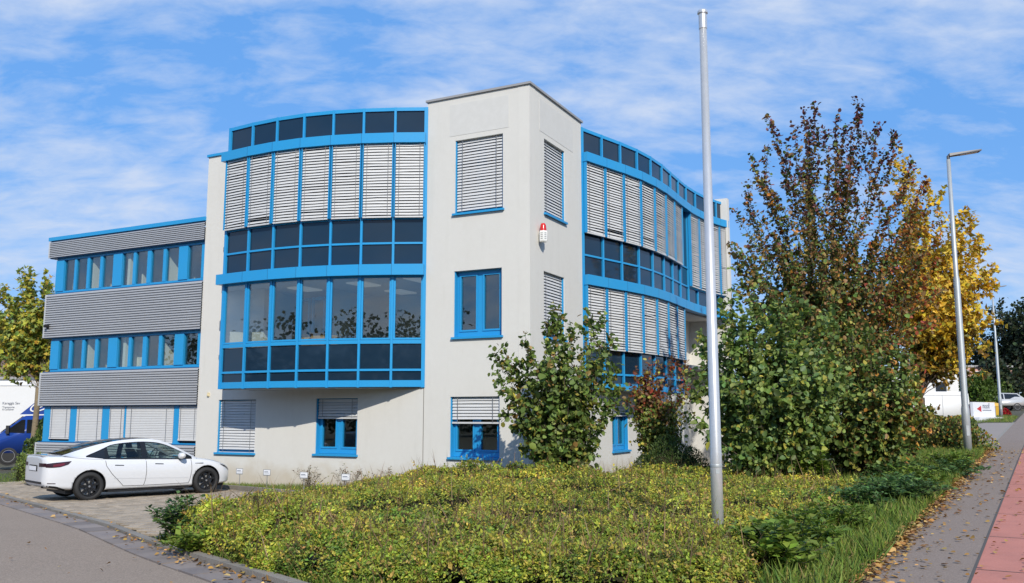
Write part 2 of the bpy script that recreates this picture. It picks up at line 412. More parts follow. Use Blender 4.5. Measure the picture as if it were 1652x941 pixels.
me = bpy.data.meshes.new('paver_bed'); bm_.to_mesh(me); me.materials.append(M['pavebed']); link('paver_bed', me, park)
pl_, pw_ = .22, .20
cand = []
for r_ in range(-20, 110):
    for c_ in range(-20, 90):
        q = np.array([-4.0, 12.0]) + WN * (-r_ * pw_) - WD * ((c_ + .5 * (r_ % 2)) * pl_)
        cand.append(q)
cand = np.array(cand); ok = inpoly(cand[:, 0], cand[:, 1], PARK) & (polydist(cand[:, 0], cand[:, 1], PARK) > .08); cand = cand[ok]
cand = cand[np.argsort(np.hypot(cand[:, 0], cand[:, 1]))]
a_, b_ = pl_ / 2 - .011, pw_ / 2 - .021
pm = MB(); ch_ = .008
pm.add([(-a_, -b_, -.04), (a_, -b_, -.04), (a_, b_, -.04), (-a_, b_, -.04), (-a_, -b_, -ch_), (a_, -b_, -ch_), (a_, b_, -ch_), (-a_, b_, -ch_),
        (-a_ + ch_, -b_ + ch_, 0), (a_ - ch_, -b_ + ch_, 0), (a_ - ch_, b_ - ch_, 0), (-a_ + ch_, b_ - ch_, 0)],
       [(8, 9, 10, 11), (4, 5, 9, 8), (5, 6, 10, 9), (6, 7, 11, 10), (7, 4, 8, 11), (0, 1, 5, 4), (1, 2, 6, 5), (2, 3, 7, 6), (3, 0, 4, 7)])
pave_mesh = pm.mesh('paver', M['paver']); big_mb = MB(); rot = Matrix.Rotation(-R(27.5), 4, 'Z')
for i, (x, y) in enumerate(cand):
    z = H(x, y) + .034 + rng.normal(0, .003)
    mt = Matrix.Translation((x, y, z)) @ rot @ Matrix.Rotation(rng.normal(0, .01), 4, 'X') @ Matrix.Rotation(rng.normal(0, .01), 4, 'Y')
    if i < 300: link('paver', pave_mesh, park, mt)
    else: big_mb.add([mt @ Vector(v) for v in pm.v], pm.f)
tag(big_mb.build('pavers', M['paver'], park), kind='stuff')
# low kerb between parking place and the bed by the wall
kk = tag(empty('bed_kerb', (-6.5, 23.7, 0)), kind='structure')
KP = resample([(-9.3, 26.15), (-7.72, 25.1), (-5.4, 22.55), (-4.85, 21.9), (-4.6, 21.0)], .8); NK = normals(KP)
for i in range(len(KP) - 1):
    q = [off(i, 0, KP, NK), off(i + 1, 0, KP, NK), off(i + 1, .1, KP, NK), off(i, .1, KP, NK)]
    MB().hexa([(x, y, H(x, y) - .1) for x, y in q] + [(x, y, H(x, y) + .13) for x, y in q]).build('kerbstone', M['kerb'], kk)

# ------------------------------------------------------------------ the office building
B = empty('office_building', (CC[0], CC[1], 0), label='white and blue three storey office building with curved glass bays', cat='building')
WL = 11.62
FL = frame(CC - WD * WL, WD)                                  # long left wall, s = 0 at its far left end
RD = np.array([math.cos(R(63.5)), math.sin(R(63.5))])
FR = frame(CC, RD)                                            # wall along the street
ZT = 10.62
def wall(name, fr, s0, s1, z0, z1, openings, m, th=.34, parent=B, back=True):
    """wall sheet with thickness and real openings (s0, s1, z0, z1)"""
    ss = sorted({s0, s1, *[v for o in openings for v in o[:2]]}); zs = sorted({z0, z1, *[v for o in openings for v in o[2:]]})
    def hole(i, j):
        a, b = (ss[i] + ss[i + 1]) / 2, (zs[j] + zs[j + 1]) / 2
        return any(o[0] < a < o[1] and o[2] < b < o[3] for o in openings)
    mb = MB(); ns, nz = len(ss) - 1, len(zs) - 1
    idx = {}
    def vid(i, j, d):
        if (i, j, d) not in idx: idx[(i, j, d)] = len(mb.v); mb.v.append(fr(ss[i], -th * d, zs[j]))
        return idx[(i, j, d)]
    def face(*q): mb.f.append(q); mb.m.append(0)
    for i in range(ns):
        for j in range(nz):
            if hole(i, j): continue
            face(vid(i, j, 0), vid(i + 1, j, 0), vid(i + 1, j + 1, 0), vid(i, j + 1, 0))
            if back: face(vid(i, j + 1, 1), vid(i + 1, j + 1, 1), vid(i + 1, j, 1), vid(i, j, 1))
            if i == 0 or hole(i - 1, j): face(vid(i, j, 1), vid(i, j, 0), vid(i, j + 1, 0), vid(i, j + 1, 1))
            if i == ns - 1 or hole(i + 1, j): face(vid(i + 1, j, 0), vid(i + 1, j, 1), vid(i + 1, j + 1, 1), vid(i + 1, j + 1, 0))
            if j == 0 or hole(i, j - 1): face(vid(i, j, 0), vid(i, j, 1), vid(i + 1, j, 1), vid(i + 1, j, 0))
            if j == nz - 1 or hole(i, j + 1): face(vid(i, j + 1, 0), vid(i + 1, j + 1, 0), vid(i + 1, j + 1, 1), vid(i, j + 1, 1))
    return mb.build(name, m, parent)

# window openings
TLW = [(WL - 2.29, WL - .80, 7.28, 9.38), (WL - 2.29, WL - .83, 3.90, 5.73), (WL - 2.38, WL - .89, .74, 2.36)]
GLW = [(WL - 10.73, WL - 9.2, .71, 2.34), (WL - 6.90, WL - 5.42, .74, 2.35)]
TRW = [(.92, 2.34, 7.26, 9.38), (.86, 2.26, 3.90, 5.70), (.9, 2.3, .72, 2.36)]
GRW = [(5.95, 7.5, .72, 2.36), (9.6, 11.1, .72, 2.36)]
TOWL = WL - 3.22
wall('wall', FL, TOWL + .012, WL, -.3, ZT, TLW, M['stucco'])
wall('wall', FR, 0.0, 3.62, -.3, ZT, TRW, M['stucco'], th=.34)
wall('wall', FL, 0, TOWL - .012, -.6, 2.6, GLW, M['stucco'])
wall('wall', FL, 0, 2.6, 2.6, 10.16, [], M['stucco'])                     # strip left of the bay
wall('wall', FR, 3.62, 15.4, -.3, 2.6, GRW, M['stucco'])
wall('wall', FR, 10.5, 15.4, 2.6, 5.7, [(12.4, 14.2, 3.5, 5.3)], M['stucco'])
MB().fbox(FL, TOWL - .011, TOWL + .011, -.3, -.012, -.1, ZT - .2).build('expansion_joint', M['joint'], B)
# tower side returns, roof cap
def fquad(fr, pts): return [fr(*p) for p in pts]
MB().fbox(FL, TOWL + .012, TOWL + .34, -2.6, -.34, 9.0, ZT).build('wall', M['stucco'], B)
MB().fbox(FR, 3.28, 3.62, -2.6, -.34, 9.0, ZT).build('wall', M['stucco'], B)
cap = MB(); q0, q1, q2, q3 = FL(TOWL - .03, .05, 0), FL(WL + .05, .05, 0), FR(3.67, .05, 0), FR(3.67, -3.2, 0)
cap.prism([q0[:2], q1[:2], q2[:2], (q0[0] + q2[0] - q1[0], q0[1] + q2[1] - q1[1])], ZT, ZT + .06)
cap.build('roof_cap', M['roofcap'], B)
# smoother repair patches under the tower's roof edge
MB().fbox(FL, TOWL + .75, WL - .62, 0, .006, 9.52, 10.42).build('plaster_patch', M['stucco_patch'], B)
MB().fbox(FR, .62, 2.95, 0, .006, 9.52, 10.42).build('plaster_patch', M['stucco_patch'], B)

# ---- blinds
def blind_mesh(wd, ht, seed, pitch=.082, tilt=50, messy=1.0, closed=False):
    r = np.random.default_rng(seed); mb = MB(); n = int(ht / pitch)
    for k in range(n):
        z = ht - (k + .5) * pitch
        tl = R(tilt + r.normal(0, 2.5) * messy)
        sag = r.normal(0, .004) * messy; roll = r.normal(0, .004) * messy
        if messy > 1 and r.random() < .12: roll += r.normal(0, .022); tl += R(r.normal(0, 12))
        hw = .044; pts = []
        for i, x in enumerate((0.004, wd * .5, wd - .004)):
            zo = sag * (1 if i == 1 else 0) + roll * (x / wd - .5)
            for j, tq in enumerate((-1, 0, 1)):
                yy = -math.cos(tl) * tq * hw; z_ = -math.sin(tl) * -tq * -hw      # outer edge hangs low
                bul = .006 if j == 1 else 0
                pts.append((x, yy - bul * math.sin(tl), z + zo + z_ + bul * math.cos(tl)))
        mb.add(pts, [(3 * i + j, 3 * i + j + 1, 3 * i + 3 + j + 1, 3 * i + 3 + j) for i in range(2) for j in range(2)])
    mb.box(0.003, wd - .003, -.03, .03, -.045, 0)                 # bottom rail
    for x in (wd * .13, wd * .87):
        mb.box(x - .006, x + .006, -.058, -.052, 0, ht, 1)
        mb.box(x - .006, x + .006, .052, .058, 0, ht, 1)
    me = mb.mesh('blind', [M['slat'], M['cord']])
    return me
_bl = {}
def blind(fr, s0, s1, d, z0, z1, parent, seed=0, tilt=50, messy=1.0, pitch=.082):
    key = (round(s1 - s0, 2), round(z1 - z0, 2), seed, tilt, messy)
    if key not in _bl: _bl[key] = blind_mesh(s1 - s0, z1 - z0, seed, pitch, tilt, messy)
    e, n = fr.e, fr.n
    p = fr(s0, d, z0)
    mt = Matrix(((e[0], -n[0], 0, p[0]), (e[1], -n[1], 0, p[1]), (0, 0, 1, p[2]), (0, 0, 0, 1)))
    return link('blind', _bl[key], parent, mt)

# ---- punched windows
def window(fr, o, drop, seed, casement=True, rec=.16, parent=B, handles=False):
    """o = opening; drop = how far the blind is down (0..1)"""
    s0, s1, z0, z1 = o
    c = fr((s0 + s1) / 2, -rec, z0); W = empty('window', c); W.parent = None; setpar(W, parent)
    f = MB(); fw = .09; d0, d1 = -rec - .07, -rec
    f.fbox(fr, s0, s0 + fw, d0, d1, z0 + .05, z1); f.fbox(fr, s1 - fw, s1, d0, d1, z0 + .05, z1)
    f.fbox(fr, s0 + fw, s1 - fw, d0, d1, z1 - fw, z1); f.fbox(fr, s0 + fw, s1 - fw, d0, d1, z0 + .05, z0 + .05 + fw + .05)
    mid = (s0 + s1) / 2
    f.fbox(fr, mid - .075, mid + .075, d0, d1 - .003, z0 + .1 + fw, z1 - fw)
    for a, b in ((s0 + fw, mid - .075), (mid + .075, s1 - fw)):     # casement frames
        e_ = .05; g0, g1 = d0 + .01, d1 + .02; za, zb = z0 + .1 + fw, z1 - fw
        f.fbox(fr, a + .002, a + e_, g0, g1, za + .002, zb - .002); f.fbox(fr, b - e_, b - .002, g0, g1, za + .002, zb - .002)
        f.fbox(fr, a + e_, b - e_, g0, g1, za + .002, za + e_); f.fbox(fr, a + e_, b - e_, g0, g1, zb - e_, zb - .002)
        MB().fbox(fr, a + e_, b - e_, -rec - .045, -rec - .03, za + e_, zb - e_).build('pane', M['glass'], W)
    f.build('frame', M['blue'], W)
    g = MB(); g.fbox(fr, s0 - .0, s1 + .0, -rec + .0, .003, z0, z0 + .045); g.fbox(fr, s0 - .05, s1 + .05, .003, .07, z0 - .015, z0 + .04); g.build('sill', M['blue'], W)
    for s in (s0 + .012, s1 - .012): MB().fbox(fr, s - .012, s + .012, -rec + .02, -.03, z0 + .046, z1).build('guide_rail', M['blue'], W)
    if drop > 0:
        h = (z1 - z0 - .07) * drop
        blind(fr, s0 + .03, s1 - .03, -.085, z1 - h - .01, z1 - .02, W, seed, 63, 1.0)
    # dark box of air behind
    return W
window(FL, TLW[0], 1.0, 11); window(FL, TLW[1], 0, 0); window(FL, TLW[2], .42, 12)
window(FL, GLW[0], 1.0, 13); window(FL, GLW[1], .34, 14)
window(FR, TRW[0], 1.0, 15); window(FR, TRW[1], 1.0, 16); window(FR, TRW[2], .3, 17)
window(FR, GRW[0], .3, 18); window(FR, GRW[1], .3, 19); window(FR, (12.4, 14.2, 3.5, 5.3), 0, 0)

# ---- curved curtain walls
LB = [tuple(wallpt(a, p)) for a, p in ((9.52, 1.17), (8.53, 1.26), (7.57, 1.28), (6.63, 1.20), (5.72, 1.01), (4.86, .74), (4.02, .40), (3.235, .02))]
RB = [(2.10, 26.24), (2.77, 26.98), (3.43, 27.70), (4.07, 28.47), (4.65, 29.33), (5.18, 30.27), (5.65, 31.25), (6.10, 32.20), (6.57, 33.15), (7.10, 34.05), (7.68, 34.92), (8.25, 35.60), (8.62, 35.95)]
def polyline_band(name, pts, d0, d1, z0, z1, m, parent, ext0=0, ext1=0):
    """a mitred band that follows the plan line"""
    P = [Vector((*p, 0)) for p in pts]; n = len(P); off0, off1 = [], []
    for i in range(n):
        ns = []
        if i > 0: t = (P[i] - P[i - 1]).normalized(); ns.append(Vector((t.y, -t.x, 0)))
        if i < n - 1: t = (P[i + 1] - P[i]).normalized(); ns.append(Vector((t.y, -t.x, 0)))
        k = sum(ns, Vector()) / len(ns); k = k.normalized() / max(.5, k.normalized().dot(ns[0]))
        b = P[i].copy()
        if i == 0 and ext0: b -= (P[1] - P[0]).normalized() * ext0
        if i == n - 1 and ext1: b += (P[-1] - P[-2]).normalized() * ext1
        off0.append(b + k * d0); off1.append(b + k * d1)
    mb = MB(); v = []
    for i in range(n):
        a, b = off0[i], off1[i]
        v += [(b.x, b.y, z0), (a.x, a.y, z0), (a.x, a.y, z1), (b.x, b.y, z1)]
    f = []
    for i in range(n - 1):
        for k in range(4): f.append((4 * i + k, 4 * i + (k + 1) % 4, 4 * i + 4 + (k + 1) % 4, 4 * i + 4 + k)[::-1])
    f += [(0, 1, 2, 3), (4 * n - 1, 4 * n - 2, 4 * n - 3, 4 * n - 4)]
    mb.add(v, f)
    return mb.build(name, m, parent)
def curtain(pts, rows, bandz, beams, blinds, zlo, zhi, tag_, ext0=0., ext1=0.):
    """rows: list of (i0, i1, z0, z1, glass); bandz: list of (i0, i1, z); blinds: list of (i0, i1, z0, z1)"""
    c = pts[len(pts) // 2]; W = empty('curtain_wall', (c[0], c[1], 0)); setpar(W, B)
    fr = [frame(pts[i], (pts[i + 1][0] - pts[i][0], pts[i + 1][1] - pts[i][1])) for i in range(len(pts) - 1)]
    ln = [math.dist(pts[i], pts[i + 1]) for i in range(len(pts) - 1)]
    for i0, i1, z0, z1, g in rows:
        for i in range(i0, i1):
            if g == 'glass':      # opening frame round the clear panes
                q_ = MB(); L_ = ln[i]
                q_.fbox(fr[i], .034, .085, -.06, .0, z0, z1); q_.fbox(fr[i], L_ - .085, L_ - .034, -.06, .0, z0, z1); q_.fbox(fr[i], .085, L_ - .085, -.06, .0, z0, z0 + .05); q_.fbox(fr[i], .085, L_ - .085, -.06, .0, z1 - .05, z1); q_.build('pane_frame', M['blue'], W)
            MB().fbox(fr[i], .03, ln[i] - .03, -.055 + rng.normal(0, .0015), -.03 + rng.normal(0, .0015), z0, z1).build('pane', M[g], W)
    for i0, i1, z, hh in bandz: polyline_band('transom', pts[i0:i1 + 1], -.07, .012, z - hh / 2, z + hh / 2, M['blue'], W)
    for i0, i1, z0, z1, dd in beams: polyline_band('beam', pts[i0:i1 + 1], -.06, dd, z0, z1, M['blue'], W, ext0 if i0 == 0 else 0, ext1 if i1 == len(pts) - 1 else 0)
    for i0, i1, z0, z1, dd in beams:      # butt joints between the beam's sheet lengths
        for i in range(i0 + 1, i1):
            a, b = pts[i - 1], pts[i + 1]; g = frame(pts[i], (b[0] - a[0], b[1] - a[1])); MB().fbox(g, -.005, .005, .05, dd + .0015, z0 + .001, z1 + .0015).build('beam_joint', M['blue_dark'], W)
    for i in range(len(pts)):
        # mullion boxes stand on the joint, turned to the mean direction
        a, b = pts[max(i - 1, 0)], pts[min(i + 1, len(pts) - 1)]
        g = frame(pts[i], (b[0] - a[0], b[1] - a[1])); wdt = .032 if 0 < i < len(pts) - 1 else .05
        for za, zb in (zlo(i), ) if not isinstance(zlo(i), list) else zlo(i):
            MB().fbox(g, -wdt, wdt, -.10, .03, za, zb).build('mullion', M['blue'], W)
    for j, (i0, i1, z0, z1) in enumerate(blinds):
        for i in range(i0, i1):
            blind(fr[i], .045, round(ln[i] - .045, 2), .10, z0, z1, W, 20 + 10 * j + i, 60, 1.2)
            for s in (.03, ln[i] - .03): MB().fbox(fr[i], s - .010, s + .010, .045, .155, z0 - .03, z1 + .02).build('guide_rail', M['blue'], W)
    return W
T = 10.49
curtain(LB,
        [(0, 7, 9.70, 10.40, 'spandrel'), (0, 7, 7.30, 9.42, 'spandrel'), (0, 7, 6.62, 7.28, 'spandrel'), (0, 7, 6.00, 6.57, 'spandrel'),
         (0, 7, 3.92, 5.68, 'glass'), (0, 7, 3.13, 3.80, 'spandrel'), (0, 7, 2.82, 3.06, 'spandrel')],
        [(0, 7, T - .05, .10), (0, 7, 7.29, .05), (0, 7, 6.595, .055), (0, 7, 3.86, .10), (0, 7, 3.095, .06), (0, 7, 2.79, .05), (0, 7, 2.70, .13)],
        [(0, 7, 9.42, 9.70, .20), (0, 7, 5.68, 5.98, .20)],
        [(0, 7, 7.34, 9.42)], lambda i: (2.62, T - .002), lambda i: T, 'bay', ext0=.14)
curtain(RB,
        [(0, 12, 9.70, 10.40, 'spandrel'), (0, 12, 7.30, 9.42, 'spandrel'), (0, 8, 6.62, 7.28, 'spandrel'), (8, 12, 6.62, 7.28, 'spandrel'), (0, 12, 6.00, 6.57, 'spandrel'),
         (0, 7, 3.92, 5.68, 'spandrel'), (0, 7, 3.13, 3.80, 'spandrel'), (0, 7, 2.82, 3.06, 'spandrel')],
        [(0, 12, T - .05, .10), (0, 8, 7.29, .05), (0, 12, 6.595, .055), (0, 7, 3.86, .10), (0, 7, 3.095, .06), (0, 7, 2.79, .05), (0, 7, 2.70, .13)],
        [(0, 12, 9.42, 9.70, .20), (0, 12, 5.68, 5.98, .20)],
        [(0, 7, 7.28, 9.42), (8, 12, 6.66, 9.42), (0, 7, 3.85, 5.68)],
        lambda i: (2.62, T - .002) if i <= 7 else (5.7, T - .002), lambda i: T, 'street', ext1=.1)
# first floor corner return where the lower bay ends, and the white end wall
fe = frame(RB[7], (RB[7][0] - RB[8][0], RB[7][1] - RB[8][1])); fn_ = frame(RB[7], (-fe.n[0], -fe.n[1]))
ret = frame(RB[7], (-FR.n[0], -FR.n[1]))
MB().fbox(ret, .05, 1.25, -.06, -.03, 2.62, 5.66).build('wall', M['blue'], B)
ew = frame(RB[12], (-.45, .89))
fe2 = frame((RB[12][0] + .16, RB[12][1] + .12), (-FR.n[0], -FR.n[1]))
MB().fbox(fe2, -.12, 2.2, -.3, 0, -.3, 10.62).build('wall', M['stucco'], B)
# slabs: soffits, roof, floors, inner walls
inner_r = [tuple(FR(s, -.36, 0)[:2]) for s in (15.3, 9.0, 3.7)]
def slab(name, poly, z0, z1, m): return MB().prism(poly, z0, z1).build(name, m, B)
bayin = [tuple(wallpt(a, -.36)) for a in (3.3, 9.5)]
lb_in = [tuple(np.array(p) - WN * .12) for p in LB]
slab('soffit', lb_in + [tuple(wallpt(9.5, .002))] + [tuple(wallpt(3.26, .002))], 2.60, 2.66, M['soffit'])
rb_in = [(p[0] - .1, p[1] + .05) for p in RB]
slab('soffit', rb_in[:8] + [FR(10.7, .002, 0)[:2], FR(3.7, .002, 0)[:2]], 2.60, 2.66, M['soffit'])
slab('soffit', rb_in[7:] + [FR(15.3, .002, 0)[:2], FR(10.6, .002, 0)[:2]], 5.62, 5.67, M['soffit'])
back = [tuple(FL(.36, -8, 0)[:2]), tuple(FL(.36, -.36, 0)[:2])]
core = [tuple(FL(.36, -.36, 0)[:2])] + lb_in + [tuple(FL(WL - .36, -.36, 0)[:2])] + rb_in + [tuple(FR(15.3, -9, 0)[:2]), tuple(FL(.36, -9, 0)[:2])]
for z0, z1, m in ((9.98, 10.10, 'roof'), (7.0, 7.12, 'carpet'), (5.70, 5.95, 'ceil'), (3.60, 3.72, 'carpet')):
    bm_ = bmesh.new()
    base = [bm_.verts.new((x, y, z0)) for x, y in core]; fc = bm_.faces.new(base)
    ex = bmesh.ops.extrude_face_region(bm_, geom=[fc]); bmesh.ops.translate(bm_, vec=(0, 0, z1 - z0), verts=[v for v in ex['geom'] if isinstance(v, bmesh.types.BMVert)])
    bmesh.ops.recalc_face_normals(bm_, faces=bm_.faces[:]); bmesh.ops.triangulate(bm_, faces=bm_.faces[:])
    me = bpy.data.meshes.new('floor_slab'); bm_.to_mesh(me); bm_.free(); me.materials.append(M[m]); link('floor_slab', me, B)
MB().fbox(FL, .3, WL - 2.5, -9.4, -9.1, -.3, 10.1).build('wall', M['stucco'], B)
MB().fbox(FR, 14.9, 15.3, -9, -.36, -.3, 10.1).build('wall', M['stucco'], B)
for s0, s1, d0, d1, z0, z1 in ((.4, 9.0, -3.6, -3.45, -.3, 9.9), (2.2, 2.32, -3.45, -.4, -.3, 9.9), (8.25, 8.37, -3.45, -.4, -.3, 9.9), (4.3, 4.4, -3.45, -.9, 3.72, 5.7)):
    MB().fbox(FL, s0, s1, d0, d1, z0, z1).build('inner_wall', M['inner'], B)
MB().fbox(FR, 3.8, 14.5, -4.2, -4.05, -.3, 9.9).build('inner_wall', M['inner'], B)
M['lightpanel'] = mat('ceiling_panel', (.85, .86, .85), .6)
_b = M['lightpanel'].node_tree.nodes['Principled BSDF']; _b.inputs['Emission Color'].default_value = (1, .97, .9, 1); _b.inputs['Emission Strength'].default_value = .12
for s in (3.4, 5.6, 7.6):
    for d in (-1.0, -2.9): MB().fbox(FL, s, s + .6, d, d + .9, 5.66, 5.698).build('ceiling_panel', M['lightpanel'], B)
# inner blue door frames seen through the bay's left panes
for s in (2.9, 3.5):
    d_ = MB(); d_.fbox(FL, s, s + .07, -1.2, -1.12, 3.72, 5.5); d_.fbox(FL, s + .45, s + .52, -1.2, -1.12, 3.72, 5.5); d_.fbox(FL, s + .07, s + .45, -1.2, -1.12, 5.4, 5.5); d_.build('inner_door_frame', M['blue'], B)
for i, (s, d, wd, hh, lb) in enumerate(((5.15, .25, .62, .22, 'brown cardboard box on the sill behind the curved window, wider of two'), (4.55, .32, .42, .18, 'small brown cardboard box behind the curved window beside a wider box'))):
    x, y, _ = FL(s, d, 0)
    Bx = empty('cardboard_box', (x, y, 3.725), R(-20), label=lb, cat='box')
    b0 = MB(); b0.box(-wd / 2, wd / 2, -.2, .2, 0, .2 + hh); localpart('carton', b0, M['card'], Bx)
    b1 = MB(); b1.add([(-wd / 2, -.2, .2 + hh), (wd / 2, -.2, .2 + hh), (wd / 2 + .03, -.3, .26 + hh), (-wd / 2 - .03, -.3, .26 + hh)], [(0, 1, 2, 3)]); localpart('flap', b1, M['card'], Bx)
# roof edge flashing of the low strip, little clips
MB().fbox(FL, -.04, 2.0, -.4, .05, 10.16, 10.24).build('roof_cap', M['blue'], B)

# ---- the corrugated wing
FW = frame(FL(0, 0, 0)[:2], -WD); 
FW = frame(CC - WD * 19.25, WD)         # s = 0 at the far left end, s = 7.6 at the white wall
A2S = lambda a: 19.25 - a
def corrugated(z0, z1, s0, s1, d, pitch):
    mb = MB(); n = max(4, int(round((z1 - z0) / pitch))); pts = []
    for i in range(n):
        for k, (tz, td) in enumerate(((0, 0), (.04, .048), (.52, .048), (.72, 0))):
            pts.append((z0 + (i + tz) * (z1 - z0) / n, d + td))
    pts.append((z1, d))
    v = [];
    for z, dd in pts: v += [FW(s0, dd, z), FW(s1, dd, z)]
    mb.add(v, [(2 * i, 2 * i + 1, 2 * i + 3, 2 * i + 2) for i in range(len(pts) - 1)])
    return mb
for z0, z1, n in ((7.46, 8.04, 9), (4.58, 6.12, 19), (2.2, 3.35, 15), (-.6, .93, 19)):
    s0 = 0
    corrugated(z0, z1, s0, 7.63, .0, (z1 - z0) / n).build('cladding', M['clad'], B)
    e_ = MB(); e_.fbox(FW, s0 - .05, s0 + .004, -.4, .05, z0, z1); e_.build('corner_trim', M['trim'], B)
    u_ = MB(); u_.fbox(FW, s0, 7.63, -.4, -.006, z0 - .03, z0 - .002); u_.fbox(FW, s0, 7.63, -.4, -.006, z1 + .002, z1 + .03); u_.build('flashing', M['blue_dark'], B)
MB().fbox(FW, -.07, 7.64, -.45, .06, 8.04 + .032, 8.2).build('roof_cap', M['blue'], B)
MB().fbox(FW, .1, 7.9, -9, -.46, 7.9, 8.0).build('roof', M['roof'], B)
WREC = -.14
edges1 = [18.82, 18.58, 18.04, 17.93, 17.37, 17.24, 16.70, 16.57, 16.01, 15.57, 15.04, 14.91, 14.36, 14.18, 13.61, 13.47, 12.87, 12.46, 11.86]
def wing_row(z0, z1):
    W = empty('window', FW(3.8, WREC, z0)); setpar(W, B)
    xs = [A2S(a) for a in edges1]
    f = MB()
    f.fbox(FW, .25, 7.62, WREC - .08, WREC + .02, z0, z0 + .09); f.fbox(FW, .25, 7.62, WREC - .08, WREC + .02, z1 - .08, z1)
    f.build('frame', M['blue'], W)
    prev = .25
    panes = [(xs[i], xs[i + 1]) for i in range(1, 18, 2)]
    for a, b in panes:
        MB().fbox(FW, prev, a, WREC - .08, WREC + (.05 if a - prev > .25 else .03), z0 + .09, z1 - .08).build('mullion', M['blue'], W); prev = b
        MB().fbox(FW, a, b, WREC - .05, WREC - .03, z0 + .09, z1 - .08).build('pane', M['glass'], W)
    MB().fbox(FW, prev, 7.62, WREC - .08, WREC + .03, z0 + .09, z1 - .08).build('mullion', M['blue'], W)
wing_row(6.15, 7.43); wing_row(3.38, 4.55)
W = empty('window', FW(3.8, WREC, .96)); setpar(W, B)
ge = [19.08, 18.79, 17.73, 17.41, 16.11, 15.76, 15.03, 14.95, 12.74, 12.52, 11.66]
gs = [A2S(a) for a in ge]; prev = .12
for k in range(1, 11, 2):
    a, b = gs[k], gs[k + 1]
    MB().fbox(FW, prev, a, WREC - .08, WREC + .04, .96, 2.17).build('mullion', M['blue'], W); prev = b
    z0 = (1.10, .98, 1.05, 1.0, 1.12)[k // 2]
    blind(FW, a + .01, b - .01, WREC + .03, z0, 2.17, W, 40 + k, 70, .5, .055)
    MB().fbox(FW, a, b, WREC - .08, WREC - .06, .96, 2.17).build('pane', M['spandrel'], W)
MB().fbox(FW, .12, 7.62, WREC - .1, WREC + .06, .94, .99).build('sill', M['blue'], W)
for z0, z1, m in ((-.2, -.1, 'carpet'), (2.6, 2.8, 'carpet'), (5.3, 5.5, 'carpet'), (2.25, 2.3, 'ceil'), (4.75, 4.8, 'ceil'), (7.48, 7.55, 'ceil')):
    MB().fbox(FW, .2, 7.6, -6, WREC - .12, z0, z1).build('floor_slab', M[m], B)
MB().fbox(FW, .0, 7.6, -3.4, -3.2, -.2, 7.9).build('inner_wall', M['inner'], B)
MB().fbox(FW, .0, .1, -6.0, -.42, -.2, 7.9).build('wall', M['clad'], B)
for s in (1.9, 3.75, 5.55): MB().fbox(FW, s, s + .12, -3.2, WREC - .14, -.1, 7.48).build('inner_wall', M['inner'], B)
for s, z in ((1.0, 5.5), (3.4, 5.5), (5.6, 5.5), (1.5, 2.8), (3.6, 2.8)):
    MB().fbox(FW, s, s + .5, -1.1, -.8, z, z + 1.5).build('inner_wall', M['inner'], B)

# ---- small things fixed to the building
x, y, _ = FR(.55, .13, 0)
Bn = empty('alarm_beacon', (x, y, 6.42), R(63.5) - R(90), label='white alarm siren with red beacon on the tower wall', cat='alarm')
h = MB()
h.lathe([(0, 0), (.10, 0), (.115, .03), (.115, .27), (.10, .30), (0, .30)], 6); localpart('housing', h, M['white_plastic'], Bn)
h = MB()
for k in range(6):
    a = (k + .5) * math.pi / 3; c, s = math.cos(a), math.sin(a)
    for z in (.07, .12, .17, .22): h.hexa([(c * .099 + -s * j, s * .099 + c * j, z) for j in (-.03, .03)] + [(c * .104 - s * j, s * .104 + c * j, z) for j in (.03, -.03)] + [(c * .099 + -s * j, s * .099 + c * j, z + .02) for j in (-.03, .03)] + [(c * .104 - s * j, s * .104 + c * j, z + .02) for j in (.03, -.03)])
localpart('sound_slot', h, M['grey'], Bn)
h = MB(); h.lathe([(.092, .30), (.088, .33), (.075, .45), (.055, .50), (0, .505)], 16); localpart('red_lamp', h, M['red'], Bn, smooth=True)
h = MB(); h.box(-.05, .05, .03, .16, .05, .2); localpart('bracket', h, M['grey'], Bn)
x, y, _ = FW(.22, .08, 0)
Cm = empty('security_camera', (x, y, 4.98), R(-27.5), label='small black security camera on the grey corrugated wing', cat='camera')
h = MB(); h.lathe([(0, -.12), (.05, -.12), (.05, .0), (.07, .0), (.07, .02), (0, .02)], 12, axis='y'); localpart('housing', h, M['black'], Cm, smooth=False)
h = MB(); h.box(-.06, .06, .02, .06, -.09, .09); localpart('mounting_plate', h, M['black'], Cm)
x, y, _ = FL(.47, .0, 0)
Ln = empty('wall_sensor', (x, y, 2.45), R(-27.5), label='tiny cream sensor box on the white wall beside the bay', cat='sensor')
h = MB(); h.box(-.035, .035, -.05, 0, 0, .12); h.box(-.025, .025, -.062, -.05, .015, .05); localpart('housing', h, mat('cream', (.7, .6, .38), .6), Ln)
# ------------------------------------------------------------------ plants
def leaf_mat(name, trans=.35, rough=.5, spec=.35):
    m = bpy.data.materials.new(name); m.use_nodes = True; t = m.node_tree; b = t.nodes['Principled BSDF']; o = t.nodes['Material Output']
    a = N_(t, 'ShaderNodeAttribute', attribute_name='col'); t.links.new(a.outputs['Color'], b.inputs['Base Color'])
    b.inputs['Roughness'].default_value = rough; b.inputs['Specular IOR Level'].default_value = spec
    tr = N_(t, 'ShaderNodeBsdfTranslucent'); t.links.new(a.outputs['Color'], tr.inputs[0])
    x = N_(t, 'ShaderNodeMixShader'); x.inputs[0].default_value = trans
    t.links.new(b.outputs[0], x.inputs[1]); t.links.new(tr.outputs[0], x.inputs[2]); t.links.new(x.outputs[0], o.inputs[0])
    return m
M['leaf'] = leaf_mat('leaf'); M['grass'] = leaf_mat('grass_blade', .25, .6, .25); M['litter'] = leaf_mat('dry_leaf', .1, .8, .2)
